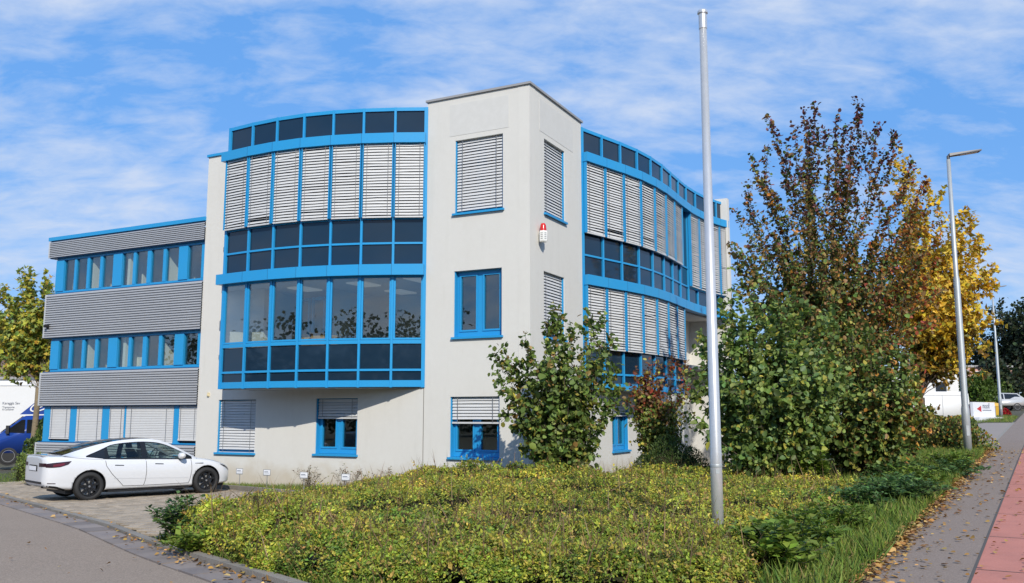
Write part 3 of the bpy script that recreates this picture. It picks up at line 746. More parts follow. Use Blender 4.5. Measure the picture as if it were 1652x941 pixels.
M['bark'] = mat('bark', (.10, .078, .055), .95, noise=[(9, .7, (.06, .048, .035)), (30, .4, (.15, .12, .09))], bump=(40, .8, .02))
M['bark_pale'] = mat('bark_pale', (.21, .165, .105), .95, noise=[(7, .7, (.14, .11, .07)), (22, .5, (.27, .22, .15))], bump=(30, .8, .02))
M['twig'] = mat('twig', (.085, .06, .042), .9)

def unit(a): return a / np.maximum(np.linalg.norm(a, axis=-1, keepdims=True), 1e-9)
SHAPES = {'stick': (np.array([(0, .012), (.5, .009), (1, 0), (.5, -.009), (0, -.012)]), np.array([0, .04, .02, .04, 0]), [(0, 4, 3, 1), (1, 3, 2)]),
          'oval': (np.array([(0, 0), (.28, .36), (.70, .34), (1, 0), (.70, -.34), (.28, -.36)]), np.array([0, .10, .09, -.06, .09, .10]), [(0, 5, 4, 3), (0, 3, 2, 1)]),
          'diamond': (np.array([(0, 0), (.45, .30), (1, 0), (.45, -.30)]), np.array([0, .09, -.04, .09]), [(0, 3, 2), (0, 2, 1)]),
          'narrow': (np.array([(0, 0), (.45, .15), (1, 0), (.45, -.15)]), np.array([0, .05, -.1, .05]), [(0, 3, 2), (0, 2, 1)]),
          'maple': (np.array([(0, 0), (.25, .5), (.45, .28), (1, 0), (.45, -.28), (.25, -.5)]), np.array([0, .12, .03, -.1, .03, .12]), [(0, 5, 4, 3), (0, 3, 2, 1)]),
          'blade': (np.array([(0, .035), (.55, .03), (1, 0), (.55, -.03), (0, -.035)]), np.array([0, .0, -.16, .0, 0]), [(0, 4, 3, 1), (1, 3, 2)])}
def leaf_mesh(name, pos, axis, nrm, size, col, shape, m):
    sh, lift, fs = SHAPES[shape]; n = len(pos); k = len(sh)
    axis = unit(axis); side = unit(np.cross(nrm, axis)); nn = np.cross(axis, side)
    size = np.broadcast_to(np.asarray(size, float), (n,))[:, None, None]
    v = pos[:, None, :] + size * (axis[:, None, :] * sh[None, :, :1] + side[:, None, :] * sh[None, :, 1:] + nn[:, None, :] * lift[None, :, None])
    me = bpy.data.meshes.new(name); me.vertices.add(n * k); me.vertices.foreach_set('co', v.astype(np.float32).ravel())
    tot = [len(f) for f in fs]; flat = np.concatenate([np.array(f) for f in fs])
    li = (np.arange(n)[:, None] * k + flat[None, :]).astype(np.int32).ravel()
    me.loops.add(len(li)); me.loops.foreach_set('vertex_index', li)
    st = np.concatenate([[0], np.cumsum(tot)[:-1]]); starts = (np.arange(n)[:, None] * sum(tot) + st[None, :]).astype(np.int32).ravel()
    me.polygons.add(len(starts)); me.polygons.foreach_set('loop_start', starts)
    me.materials.append(m); me.update(calc_edges=True)
    at = me.attributes.new('col', 'FLOAT_COLOR', 'FACE')
    c4 = np.concatenate([np.clip(col, 0, 1), np.ones((n, 1))], 1); at.data.foreach_set('color', np.repeat(c4, len(fs), axis=0).astype(np.float32).ravel())
    return me
def pick(cols, wts, n, r, var=.18):
    cols = np.array(cols, float); i = r.choice(len(cols), n, p=np.array(wts, float) / sum(wts))
    return cols[i] * np.exp(r.normal(0, var, (n, 1))) * (1 + r.normal(0, .06, (n, 3)))
def at(px, py, Y):             # the point at depth Y seen at a photo pixel (a design aid for sizes and places)
    T_ = math.atan(198 / 1450); c, s = math.cos(T_), math.sin(T_); a, b = (px - 826) / 1450, (470.5 - py) / 1450
    d = (a, c - b * s, s + b * c); k = Y / d[1]; return np.array([d[0] * k, Y, 1.9 + d[2] * k])

def curve(p0, p1, up, r, n=7, wob=.05):
    p0, p1 = np.array(p0, float), np.array(p1, float); L = np.linalg.norm(p1 - p0)
    c = p0 + (p1 - p0) * .45 + np.array(up) * L
    t = np.linspace(0, 1, n)[:, None]; q = (1 - t) ** 2 * p0 + 2 * t * (1 - t) * c + t * t * p1
    q[1:-1] += r.normal(0, wob * L / n * 2, (n - 2, 3)); return q
def plant(name, base, tips, label, cat, r, leafsize, shape, colf, fork=.0, trunk_r=.05, limb_r=.02, twigs=(6, .35), leaves_per=8, start=.35, up=(0, 0, .12),
          bark='bark', outward=.5, twig_up=.5, droop=0.0, group=None, partname='crown', wob=.05, forks=None, center=None, flat=0.0, stem_name='trunk', jit=.05, min_r=.004):
    """a woody plant: a trunk to the fork, limbs to every tip, twigs on the limbs, leaves on the twigs"""
    base = np.array(base, float); root = empty(name, base, label=label, cat=cat, group=group)
    tips = np.array(tips, float); wood = MB(); LP, LA = [], []
    F0 = base + np.array([0, 0, fork])
    if fork > .3:
        q = curve(base - np.array([0, 0, .15]), F0 + np.array([0, 0, .1]), (0, 0, 0), r, 6, .015)
        wood.tube(q, list(np.linspace(trunk_r * 1.15, trunk_r * .8, len(q))), 8)
    C = tips.mean(0) if center is None else np.array(center)
    for tp in tips:
        if forks is not None: s0 = F0 + np.array([0, 0, 1.0]) * r.uniform(*forks)
        elif fork > .3: s0 = F0 + r.normal(0, .03, 3)
        else: s0 = base + np.array([r.normal(0, .12), r.normal(0, .12), -.05])
        q = curve(s0, tp, up, r, 9, wob); L = np.linalg.norm(np.diff(q, axis=0), axis=1).sum()
        wood.tube(q, list(np.linspace(limb_r * (.6 + .12 * L), min_r, len(q))), 5, cap=False)
        nt = max(3, int(twigs[0] * L))
        for k in range(nt):
            t = start + (1 - start) * (k + r.random()) / nt; i = min(int(t * 8), 7); f = t * 8 - i
            p = q[i] * (1 - f) + q[i + 1] * f; tg = unit(q[i + 1] - q[i])
            d = unit(tg * twig_up + unit(r.normal(0, 1, 3)) + np.array([0, 0, .25 - droop]) + outward * unit(p - C))
            tl = twigs[1] * r.uniform(.5, 1.3) * (1.15 - .6 * t)
            e = p + d * tl
            if tl > .16 and r.random() < .8: wood.tube([p, (p + e) / 2 + r.normal(0, .02, 3), e], [.007, .005, .003], 3, cap=False)
            m = max(2, int(leaves_per * r.uniform(.6, 1.3)))
            w_ = r.random(m) ** .8
            LP.append(p + (e - p) * w_[:, None] + r.normal(0, jit, (m, 3))); LA.append(d[None, :] * .5 + r.normal(0, .7, (m, 3)) + np.array([0, 0, -.25 - droop]))
        m = 5; LP.append(tp + r.normal(0, .04, (m, 3)) - (tp - q[-2]) * r.random(m)[:, None]); LA.append(unit(tp - q[-2])[None, :] + r.normal(0, .5, (m, 3)))
    LP, LA = np.concatenate(LP), np.concatenate(LA)
    nr = unit(unit(LP - C) * .7 + np.array([0, 0, .6]) + r.normal(0, .55, LP.shape))
    col = colf(LP, r)
    o = wood.build(stem_name, M[bark], root, smooth=True)
    link(partname, leaf_mesh(partname, LP, LA, nr, leafsize * np.exp(r.normal(0, .22, len(LP))), col, shape, M['leaf']), root)
    return root
def ellip(c, rad, n, r, power=.45, zmin=None):
    d = unit(r.normal(0, 1, (n, 3))); k = r.random(n)[:, None] ** power; p = np.array(c) + d * np.array(rad) * k
    if zmin is not None: p[:, 2] = np.maximum(p[:, 2], zmin + r.random(n) * .3)
    return p
G_D, G_M, G_L, G_Y = (.075, .12, .03), (.15, .22, .05), (.24, .31, .075), (.40, .36, .07)
OR_, RD_, BR_, PU_ = (.52, .22, .04), (.40, .085, .045), (.28, .18, .06), (.19, .075, .075)

# hazel by the tower corner
r = np.random.default_rng(31); Y0 = 20.6; b0 = at(905, 752, Y0); b0[2] = H(b0[0], b0[1])
tips = [at(px, py, Y0 + r.normal(0, .45)) for px, py in ((803, 603), (797, 572), (812, 566), (848, 545), (838, 585), (882, 520), (905, 512), (893, 505), (925, 530), (948, 512), (970, 508), (968, 560), (985, 545), (992, 590), (998, 625), (985, 660), (815, 665), (832, 640), (850, 690), (870, 715), (960, 705), (935, 720), (900, 640), (930, 600), (870, 600), (880, 560))]
tips = np.concatenate([tips, ellip(at(905, 632, Y0), (1.05, .9, 1.25), 26, r)])
plant('hazel_shrub', b0, tips, 'dark green hazel shrub growing against the white tower corner', 'shrub', r, .115, 'oval',
      lambda p, r: pick([G_D, G_M, G_L, G_Y, BR_], [2.6, 4.5, 2.2, .9, .7], len(p), r), limb_r=.014, twigs=(7.2, .34), leaves_per=9.5, start=.22, up=(0, 0, .1), partname='foliage', stem_name='stem', bark='bark')
# the big hazel thicket by the flagpole: two bushes grown together
r = np.random.default_rng(32); Y0 = 19.0
c = at(1240, 640, Y0); b0 = np.array([c[0], Y0, 0]); b0[2] = H(*b0[:2])
t_ = np.concatenate([ellip(at(1240, 640, Y0), (1.6, 1.5, 1.6), 115, r, .40, .5), [at(px, py, Y0 + r.normal(0, .5)) for px, py in ((1165, 505), (1180, 478), (1200, 500), (1215, 480), (1250, 490), (1275, 478), (1300, 495), (1130, 560), (1120, 600), (1135, 540), (1180, 540), (1118, 640), (1125, 690), (1330, 500), (1345, 520))]])
plant('hazel_shrub', b0, t_, 'large round green hazel bush right behind the flagpole', 'shrub', r, .108, 'oval',
      lambda p, r: 1.12 * pick([G_D, G_M, (.14, .22, .075), G_L, G_Y], [1.8, 4.5, 3, 3, .9], len(p), r), limb_r=.016, twigs=(6.5, .4), leaves_per=12, start=.3, partname='foliage', stem_name='stem', group=None)
r = np.random.default_rng(33); Y0 = 20.2
c = at(1395, 640, Y0); b0 = np.array([c[0], Y0, 0]); b0[2] = H(*b0[:2])
t_ = np.concatenate([ellip(at(1395, 655, Y0), (1.5, 1.4, 1.45), 95, r, .42, .6), [at(px, py, Y0 + r.normal(0, .5)) for px, py in ((1400, 530), (1370, 520), (1430, 540), (1460, 580), (1485, 620), (1495, 660), (1480, 700), (1350, 520), (1445, 560), (1490, 590))]])
def _c(p, r):
    a = pick([G_D, G_M, G_L, G_Y, BR_, OR_], [2.5, 4, 2, 1.2, 1.2, .15], len(p), r); b = pick([G_M, G_Y, BR_, OR_, RD_], [2.5, 2, 2.5, .8, .4], len(p), r)
    k = np.clip((p[:, 0] - (c[0] + .3)) / 1.2 + r.normal(0, .3, len(p)), 0, 1)[:, None] > .5
    return np.where(k, b, a)
plant('hazel_shrub', b0, t_, 'brownish green bush between the big hazel and the low hedge', 'shrub', r, .10, 'oval', _c, limb_r=.016, twigs=(6.5, .4), leaves_per=12, start=.3, partname='foliage', stem_name='stem')

# the tall upright tree with purple tips
r = np.random.default_rng(34); Y0 = 24.5; b0 = at(1352, 720, Y0); b0[2] = H(*b0[:2])
tp_ = [(1240, 192), (1283, 205), (1297, 188), (1313, 168), (1305, 200), (1347, 190), (1365, 205), (1383, 165), (1386, 185), (1416, 202), (1442, 215), (1470, 262), (1492, 292), (1212, 255), (1238, 240), (1205, 300), (1187, 343), (1180, 395), (1205, 325), (1225, 290), (1195, 440), (1182, 405),
       (1330, 215), (1350, 230), (1400, 220), (1425, 250), (1270, 240), (1265, 280), (1320, 250), (1375, 260), (1500, 340), (1515, 385), (1455, 300), (1300, 260), (1220, 360), (1240, 330), (1210, 400), (1188, 430), (1200, 460), (1215, 445), (1230, 400), (1250, 380), (1480, 330), (1505, 360), (1512, 420), (1500, 450), (1470, 350), (1490, 400), (1185, 470), (1520, 470)]
tips = np.array([at(px, py, Y0 + r.normal(0, .75)) for px, py in tp_])
tips = np.concatenate([tips, ellip(at(1350, 490, Y0), (2.75, 1.9, 2.3), 125, r, .4)])
def _c(p, r):
    z = (p[:, 2] - 3.5) / 6.5 + r.normal(0, .16, len(p)); x = (p[:, 0] - 8.7) / 3
    lo = pick([G_D, G_M, BR_, (.30, .17, .07), G_Y], [3.0, 2.2, 2.8, 1.2, .8], len(p), r); mi = pick([G_D, G_M, BR_, OR_, PU_, (.36, .25, .06), (.32, .17, .07)], [1.8, 2.2, 2.6, .9, 1.0, 1.5, 1.8], len(p), r); hi = pick([PU_, BR_, (.12, .04, .035), G_D, (.05, .03, .03)], [4, 1.5, 2.2, 1.2, 2], len(p), r)
    rt = pick([OR_, RD_, BR_, (.40, .22, .03), G_M], [2.2, 1.3, 2, 1.0, 1.5], len(p), r)
    out = np.where((z < .42)[:, None], lo, np.where((z < .80)[:, None], mi, hi))
    return np.where(((x + r.normal(0, .3, len(p)) > .55) & (z < .75))[:, None], rt, out)
plant('pear_tree', b0, tips, 'tall upright tree with dark green leaves and purple branch tips', 'tree', r, .095, 'oval', _c, fork=1.0, trunk_r=.11, limb_r=.014, twigs=(8, .30), leaves_per=9.5,
      start=.2, up=(0, 0, .06), outward=.25, twig_up=1.0, forks=(0, 2.2), wob=.09, jit=.05)
# the yellow maple
r = np.random.default_rng(35); Y0 = 31.0; b0 = at(1492, 725, Y0); b0[2] = H(*b0[:2])
tips = np.concatenate([ellip(at(1515, 465, Y0), (1.9, 1.9, 2.6), 95, r, .42), ellip(at(1530, 545, Y0), (1.75, 1.6, 1.2), 45, r, .42)])
tips = np.concatenate([tips, [at(px, py, Y0 + r.normal(0, .7)) for px, py in ((1460, 255), (1475, 275), (1500, 300), (1520, 310), (1558, 340), (1570, 352), (1590, 400), (1600, 450), (1606, 520), (1600, 560), (1585, 600), (1560, 595), (1480, 330), (1582, 380), (1510, 600), (1500, 570), (1448, 262))]])
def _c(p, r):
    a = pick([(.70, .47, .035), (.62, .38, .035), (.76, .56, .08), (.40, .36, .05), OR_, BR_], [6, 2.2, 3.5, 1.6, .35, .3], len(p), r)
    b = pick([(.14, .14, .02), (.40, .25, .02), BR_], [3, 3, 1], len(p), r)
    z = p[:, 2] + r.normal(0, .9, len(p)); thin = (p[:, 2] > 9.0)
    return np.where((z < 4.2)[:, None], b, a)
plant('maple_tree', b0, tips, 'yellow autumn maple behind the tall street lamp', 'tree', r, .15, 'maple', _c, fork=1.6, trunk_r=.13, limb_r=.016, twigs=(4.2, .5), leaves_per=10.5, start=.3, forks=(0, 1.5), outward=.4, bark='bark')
# reddish spindle shrub and the dark low yew
r = np.random.default_rng(36); Y0 = 22.5; b0 = at(1062, 735, Y0); b0[2] = H(*b0[:2])
tips = np.concatenate([ellip(at(1062, 660, Y0), (.75, .6, .95), 44, r, .5), [at(px, py, Y0 + r.normal(0, .25)) for px, py in ((1020, 625), (1028, 605), (1045, 590), (1060, 585), (1085, 580), (1105, 590), (1012, 645), (1110, 620))]])
def _c(p, r):
    hi = pick([(.22, .10, .045), RD_, (.26, .17, .05), (.16, .07, .05), G_Y], [3, 1.6, 2, 2, 1], len(p), r); lo = pick([G_M, G_L, G_Y, BR_], [3, 3, 1.5, 1], len(p), r)
    return np.where(((p[:, 2] + r.normal(0, .35, len(p))) > 2.15)[:, None], hi, lo)
plant('spindle_shrub', b0, tips, 'sparse reddish shrub left of the flagpole below the curved blinds', 'shrub', r, .085, 'oval', _c, limb_r=.010, twigs=(8, .28), leaves_per=9, start=.25, partname='foliage', stem_name='stem')

def clump(name, cx, cy, rx, ry, h, n, size, shape, cols, wts, label, cat, r, z0=None, hull=True, box=False, group=None, hullcol=(.02, .028, .01), up=.5, noise=.1):
    """a clipped or low dense plant: leaf shell over a twiggy hull, inner shade put into its dark colour"""
    z0 = H(cx, cy) if z0 is None else z0; root = empty(name, (cx, cy, z0), label=label, cat=cat, group=group)
    d = unit(r.normal(0, 1, (n, 3))); d[:, 2] = np.abs(d[:, 2])
    if box: d = d / np.maximum(np.abs(d).max(1, keepdims=True), .75)
    ph = r.uniform(0, 6.28, 6)
    lump = 1 + noise * (np.sin(d[:, 0] * 5 + ph[0]) * np.sin(d[:, 1] * 5 + ph[1]) + np.sin(d[:, 2] * 7 + ph[2] + d[:, 0] * 6) * .7)
    k = (1 - .22 * r.random(n) ** 2 * (1)) * lump
    p = np.array([cx, cy, z0 + .03]) + d * np.array([rx, ry, h]) * k[:, None]
    nr = unit(d + r.normal(0, .6, d.shape)); ax = unit(np.array([0, 0, up]) + d * .5 + r.normal(0, .6, d.shape))
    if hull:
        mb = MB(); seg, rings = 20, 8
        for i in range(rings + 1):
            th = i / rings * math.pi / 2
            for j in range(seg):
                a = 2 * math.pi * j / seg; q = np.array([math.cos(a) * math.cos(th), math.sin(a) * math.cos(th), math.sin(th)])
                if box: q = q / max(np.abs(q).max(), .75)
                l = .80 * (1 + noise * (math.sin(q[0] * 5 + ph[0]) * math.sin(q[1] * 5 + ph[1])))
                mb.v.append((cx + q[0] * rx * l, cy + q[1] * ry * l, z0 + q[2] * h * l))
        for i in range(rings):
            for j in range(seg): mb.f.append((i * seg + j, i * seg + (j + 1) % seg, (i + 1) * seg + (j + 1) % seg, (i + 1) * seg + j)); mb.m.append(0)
        mb.build('stem', M['hull'], root, smooth=True)  # a closed hull, dark like the shaded inside of the plant
    link('foliage', leaf_mesh('foliage', p, ax, nr, size * np.exp(r.normal(0, .22, n)), pick(cols, wts, n, r), shape, M['leaf']), root)
    return root
M['hull'] = mat('shaded_twigs', (.03, .033, .016), 1.0, spec=0, noise=(14, .8, (.05, .042, .025)), bump=(20, 1, .06))  # twig brown darkened to carry the shade between the leaves
r = np.random.default_rng(37)
p = at(1078, 745, 21.6); clump('yew_bush', p[0], 21.0, .98, .8, 1.1, 6500, .06, 'narrow', [G_D, (.045, .085, .018), (.08, .12, .025)], [3, 3, 1.6], 'low dark green yew bush under the reddish shrub', 'bush', r, up=.9)
p = at(1517, 715, 29.5); clump('low_hedge', p[0], 29.5, .95, 1.6, .95, 6500, .075, 'oval', [G_D, G_M, G_Y, BR_, OR_], [2, 3, 2, 1.5, .4], 'clipped low hedge with rusty top beside the lamp post', 'hedge', r, box=True)
p = at(42, 752, 31.6); clump('round_bush', p[0] + .3, 31.6, .52, .55, .82, 5000, .05, 'diamond', [G_M, G_L, (.14, .17, .03)], [3, 4, 2], 'clipped round green bush beside the white car', 'bush', r, box=True)
p = at(66, 742, 33.5); clump('evergreen_shrub', p[0] + .1, 33.5, .75, .5, 1.85, 3200, .09, 'oval', [G_D, G_M, (.04, .08, .025)], [3, 3, 2], 'dark green shrub between thin tree trunk and wing corner', 'shrub', r)

# the small street tree at the left
r = np.random.default_rng(38); Y0 = 33.6; b0 = at(53, 748, Y0); b0[2] = H(*b0[:2])
tips = ellip(at(38, 525, Y0), (1.6, 1.4, 1.9), 90, r, .42)
tips = np.concatenate([tips, [at(px, py, Y0 + r.normal(0, .4)) for px, py in ((45, 432), (30, 440), (72, 438), (8, 470), (88, 470), (92, 500), (-12, 500), (85, 560), (2, 575), (-10, 590), (60, 590), (20, 590), (82, 590))]])
plant('street_tree', b0, tips, 'slim yellow green maple in front of the blue van', 'tree', r, .15, 'maple', lambda p, r: 1.15 * pick([G_L, G_M, (.36, .36, .05), (.46, .38, .05), (.38, .22, .04)], [3.6, 1.4, 3.6, 2.4, .6], len(p), r),
      fork=3.2, trunk_r=.115, limb_r=.013, twigs=(5, .42), leaves_per=9, start=.35, forks=(0, 1.6), bark='bark_pale', up=(0, 0, .02))
tw = MB()

# ---- ground cover beds
r = np.random.default_rng(40)
FRONT = [(-4.95, 13.55), (-4.1, 12.25), (-3.15, 10.95), (-2.1, 9.75), (-.9, 8.75), (.6, 8.2), (1.9, 8.35), (2.45, 9.2), (2.75, 10.9), (1.2, 10.95), (-.6, 11.0), (-2.2, 11.6), (-3.5, 13.0), (-4.5, 14.4)]
BACK = [(-4.65, 14.35), (-5.05, 16.3), (-5.2, 18.6), (-4.5, 20.6), (-3.4, 21.9), (-2.2, 22.2), (-.6, 21.3), (.6, 20.6), (1.6, 20.3), (3.2, 21.0), (5.0, 20.0), (6.4, 18.6), (6.6, 16.9), (5.2, 14.2), (3.9, 12.2), (2.95, 11.2), (1.2, 11.25), (-.5, 11.3), (-2.1, 11.9), (-3.4, 13.3)]
def vnoise(x, y, seed):
    q = np.random.default_rng(seed); z = 0
    for k, (f, a) in enumerate(((.55, 1), (1.1, .6), (2.3, .45), (4.7, .3))):
        p1, p2, an = q.uniform(0, 6.28, 3); z = z + a * np.sin(f * 6.28 * (x * math.cos(an) + y * math.sin(an)) / 2.2 + p1 + 1.3 * np.sin(f * 2.1 * y + p2)) * np.cos(f * 2.9 * (y * math.cos(an) - x * math.sin(an)) + p2)
    return z / 2
_cl = {}
def clumps(x, y, seed):            # nearest bush of a jittered grid: distance and number
    if seed not in _cl:
        q = np.random.default_rng(seed + 900); gx_, gy_ = np.meshgrid(np.arange(-9, 12, .78), np.arange(5, 26, .78)); c = np.stack([gx_.ravel(), gy_.ravel()], 1) + q.uniform(-.34, .34, (gx_.size, 2)); _cl[seed] = (c, q.uniform(.82, 1.18, len(c)))
    c, hh = _cl[seed]; x = np.asarray(x, float); y = np.asarray(y, float); shp = x.shape; X = x.ravel(); Y = y.ravel(); d = np.empty(len(X)); k = np.empty(len(X), int)
    for i in range(0, len(X), 20000):
        D2 = (X[i:i + 20000, None] - c[None, :, 0]) ** 2 + (Y[i:i + 20000, None] - c[None, :, 1]) ** 2; k[i:i + 20000] = D2.argmin(1); d[i:i + 20000] = np.sqrt(D2.min(1))
    return d.reshape(shp), k.reshape(shp), hh[k].reshape(shp)
def bed_top(x, y, poly, h, edge, seed):
    dc, _, hc = clumps(x, y, seed); dome = (.62 + .42 * np.sqrt(np.clip(1 - (dc / .66) ** 2, 0, 1))) * hc
    d = polydist(x, y, poly); k = np.clip(d / edge, 0, 1); k = np.sqrt(1 - (1 - k) ** 2)
    return hgt(x, y) + .04 + (h(x, y) * (dome + .10 * vnoise(x, y, seed) + .12 * vnoise(x * 3.1, y * 3.1, seed + 3))) * k
def scatter(poly, n, r):
    P = np.array(poly); lo, hi = P.min(0), P.max(0); out = []; c = 0
    while c < n:
        q = r.uniform(lo, hi, (n * 2, 2)); q = q[inpoly(q[:, 0], q[:, 1], poly)]; out.append(q); c += len(q)
    return np.concatenate(out)[:n]
def bed(poly, h, edge, n, size, cols, seed, r, name, label, shoots, sshape='diamond'):
    q = scatter(poly, n, r); d = polydist(q[:, 0], q[:, 1], poly); keep = np.ones(len(q), bool)
    ex = scatter(poly, n, r); de = polydist(ex[:, 0], ex[:, 1], poly); ex = ex[de < edge * .8]; q = np.concatenate([q, ex]); gp = vnoise(q[:, 0] * 4.3, q[:, 1] * 4.3, seed + 21) + .6 * vnoise(q[:, 0] * 1.9, q[:, 1] * 1.9, seed + 22); dq = polydist(q[:, 0], q[:, 1], poly); q = q[(gp > -.28 + .55 * np.clip(1 - dq / (edge * .55), 0, 1)) | (r.random(len(q)) < .16)]; n = len(q)
    top = bed_top(q[:, 0], q[:, 1], poly, h, edge, seed)
    z = top - np.abs(r.normal(0, .055, n)) + r.normal(0, .012, n)
    e = .12; gxn = (bed_top(q[:, 0] + e, q[:, 1], poly, h, edge, seed) - bed_top(q[:, 0] - e, q[:, 1], poly, h, edge, seed)) / (2 * e); gyn = (bed_top(q[:, 0], q[:, 1] + e, poly, h, edge, seed) - bed_top(q[:, 0], q[:, 1] - e, poly, h, edge, seed)) / (2 * e)
    nn = unit(np.stack([-gxn, -gyn, np.ones(n)], 1)); pos = np.stack([q[:, 0], q[:, 1], z], 1)
    # sprays of leaves that stand out of the surface
    m = shoots; sq = scatter(poly, m, r); sz = bed_top(sq[:, 0], sq[:, 1], poly, h, edge, seed); sd = unit(np.stack([r.normal(0, .55, m), r.normal(-.1, .55, m), np.full(m, .8)], 1))
    L = r.gamma(3, .045, m); k = 9; t = np.linspace(.1, 1, k)
    sp = np.stack([sq[:, 0], sq[:, 1], sz - .05], 1)[:, None, :] + sd[:, None, :] * (L[:, None] * t[None, :])[..., None]
    sp[..., 2] -= (t ** 2)[None, :] * L[:, None] * .25
    sp = sp.reshape(-1, 3) + r.normal(0, .008, (m * k, 3)); sa = np.repeat(sd, k, 0) * .6 + r.normal(0, .6, (m * k, 3))
    P = np.concatenate([pos, sp]); A = np.concatenate([unit(np.cross(nn, r.normal(0, 1, (n, 3)))) + nn * r.uniform(0, .7, (n, 1)), sa]); NN = np.concatenate([unit(nn + r.normal(0, .65, (n, 3))), unit(r.normal(0, .6, (m * k, 3)) + np.array([0, -.2, 1]))])
    _, ck, _ = clumps(P[:, 0], P[:, 1], seed); tint = np.random.default_rng(seed + 5).normal(0, .45, 2000)[ck]
    patch = .7 * vnoise(P[:, 0] * 1.3, P[:, 1] * 1.3, seed + 50) + tint + r.normal(0, .3, len(P))
    ca = pick(*cols[0], len(P), r, .25); cb = pick(*cols[1], len(P), r, .25); cc = pick(*cols[2], len(P), r, .25)
    col = np.where((patch > .42)[:, None], cb, np.where((patch < -.5)[:, None], cc, ca))
    col = col * np.exp(np.random.default_rng(seed + 6).normal(.06, .24, 2000)[ck])[:, None]
    if len(cols) > 3: col[n:] = np.repeat(pick(*cols[3], m, r, .2), k, 0)
    dist = np.hypot(P[:, 0], P[:, 1]); sz_ = size * (.75 + .035 * dist) * np.exp(r.normal(0, .28, len(P)))
    o = link(name, leaf_mesh(name, P, A, NN, sz_, col, sshape, M['leaf'])); tag(o, label, 'ground cover', kind='stuff')
    # bare shoots
    m2 = shoots; tq = scatter(poly, m2, r); tz = bed_top(tq[:, 0], tq[:, 1], poly, h, edge, seed); TP = np.stack([tq[:, 0], tq[:, 1], tz - .12], 1); TA = np.stack([r.normal(0, .5, m2), r.normal(0, .5, m2), np.ones(m2)], 1)
    link('twigs', leaf_mesh('twigs', TP, TA, r.normal(0, 1, (m2, 3)), r.gamma(5, .055, m2), pick([(.22, .13, .07), (.14, .10, .05), (.30, .21, .10)], [2, 2, 1], m2, r), 'stick', M['leaf']), o)
    # closed twiggy hull under the leaves, painted dark for the shade in the gaps
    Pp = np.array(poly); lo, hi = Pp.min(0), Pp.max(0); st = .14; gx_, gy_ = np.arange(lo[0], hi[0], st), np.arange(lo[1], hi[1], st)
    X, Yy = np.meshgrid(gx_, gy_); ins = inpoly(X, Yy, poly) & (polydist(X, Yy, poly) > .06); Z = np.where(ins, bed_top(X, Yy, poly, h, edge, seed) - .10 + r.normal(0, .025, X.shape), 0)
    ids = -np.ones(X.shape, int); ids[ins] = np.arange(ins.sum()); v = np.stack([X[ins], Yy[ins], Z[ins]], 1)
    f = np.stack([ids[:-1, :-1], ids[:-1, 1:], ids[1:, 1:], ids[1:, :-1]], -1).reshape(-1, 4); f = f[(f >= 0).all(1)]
    me = bpy.data.meshes.new('shaded_hull'); me.from_pydata(v.tolist(), [], f.tolist()); me.materials.append(M['hull']); me.update(); link('shaded_hull', me, o)
    return o
yg = ([(0.252, 0.304, 0.040), (0.369, 0.380, 0.047), (0.148, 0.205, 0.034), (0.502, 0.441, 0.061), (0.325, 0.228, 0.067)], [4, 3.5, 2.5, 1.6, .8])
yy = ([(0.607, 0.490, 0.061), (0.700, 0.521, 0.067), (0.416, 0.383, 0.048), (0.527, 0.291, 0.067), (0.240, 0.245, 0.040)], [3.5, 2, 3, 1.4, 1.6])
dg = ([(0.109, 0.186, 0.031), (0.190, 0.292, 0.045), (0.277, 0.227, 0.064), (0.073, 0.121, 0.026)], [3, 3, 1.2, 1.5])
lf = ([(0.286, 0.351, 0.047), (0.398, 0.409, 0.054), (0.527, 0.423, 0.067), (0.412, 0.263, 0.081)], [3.5, 3, 2, 1.2])
fg = ([(0.197, 0.284, 0.035), (0.290, 0.362, 0.045), (0.127, 0.193, 0.030), (0.417, 0.398, 0.055), (0.302, 0.206, 0.060)], [4, 3.5, 2.5, 1.2, .7])
bed(FRONT, lambda x, y: np.maximum(.26, .60 - hgt(x, y)), .55, 125000, .031, (fg, yg, dg, lf), 5, r, 'ground_cover', 'front bed of low green and yellow shrubs along the kerb', 4200)
bed(BACK, lambda x, y: np.maximum(.22, .50 + .06 * np.clip(y - 11.6, 0, 2.2) + .006 * np.clip(y - 14, 0, 7) - .05 * np.clip((x - 2.5) / 3, 0, 1) - hgt(x, y)) * (1 - .62 * np.clip((-1.2 - x) / 2.6, 0, 1) * np.clip((y - 14.2) / 2.5, 0, 1)), .5, 165000, .030, (yg, yy, dg, lf), 8, r, 'ground_cover', 'rear bed of yellowing low shrubs in front of the white wall', 5500)

# ---- grass: verge along the footpath, strip by the kerb, strip by the wall
def grass(poly, n, hmin, hmax, r, cols, wts, hf=None):
    q = scatter(poly, n, r); h = r.uniform(hmin, hmax, len(q)) * (1 + .45 * vnoise(q[:, 0] * 1.7, q[:, 1] * 1.7, 77)); h = np.maximum(h, .03)
    P = np.stack([q[:, 0], q[:, 1], hgt(q[:, 0], q[:, 1]) - .01], 1); A = unit(np.stack([r.normal(0, .42, len(q)), r.normal(0, .42, len(q)), np.ones(len(q))], 1)); NN = unit(np.stack([r.normal(0, 1, len(q)), r.normal(-.6, .8, len(q)), r.normal(.35, .3, len(q))], 1))
    return P, A, NN, h, pick(cols, wts, len(q), r, .22)
def edgept(u, s): return street(u, s)
VERGE = [edgept(.02, s) for s in (4.0, 8, 12, 16, 20, 24, 28, 32, 33.6)] + [edgept(1.0, 33.8), edgept(3.2, 33), edgept(3.5, 28), edgept(4.5, 24), (6.9, 18.5), (6.3, 16.2), (4.4, 12.6), (2.85, 10.6), (2.3, 8.6), (1.2, 7.6)]
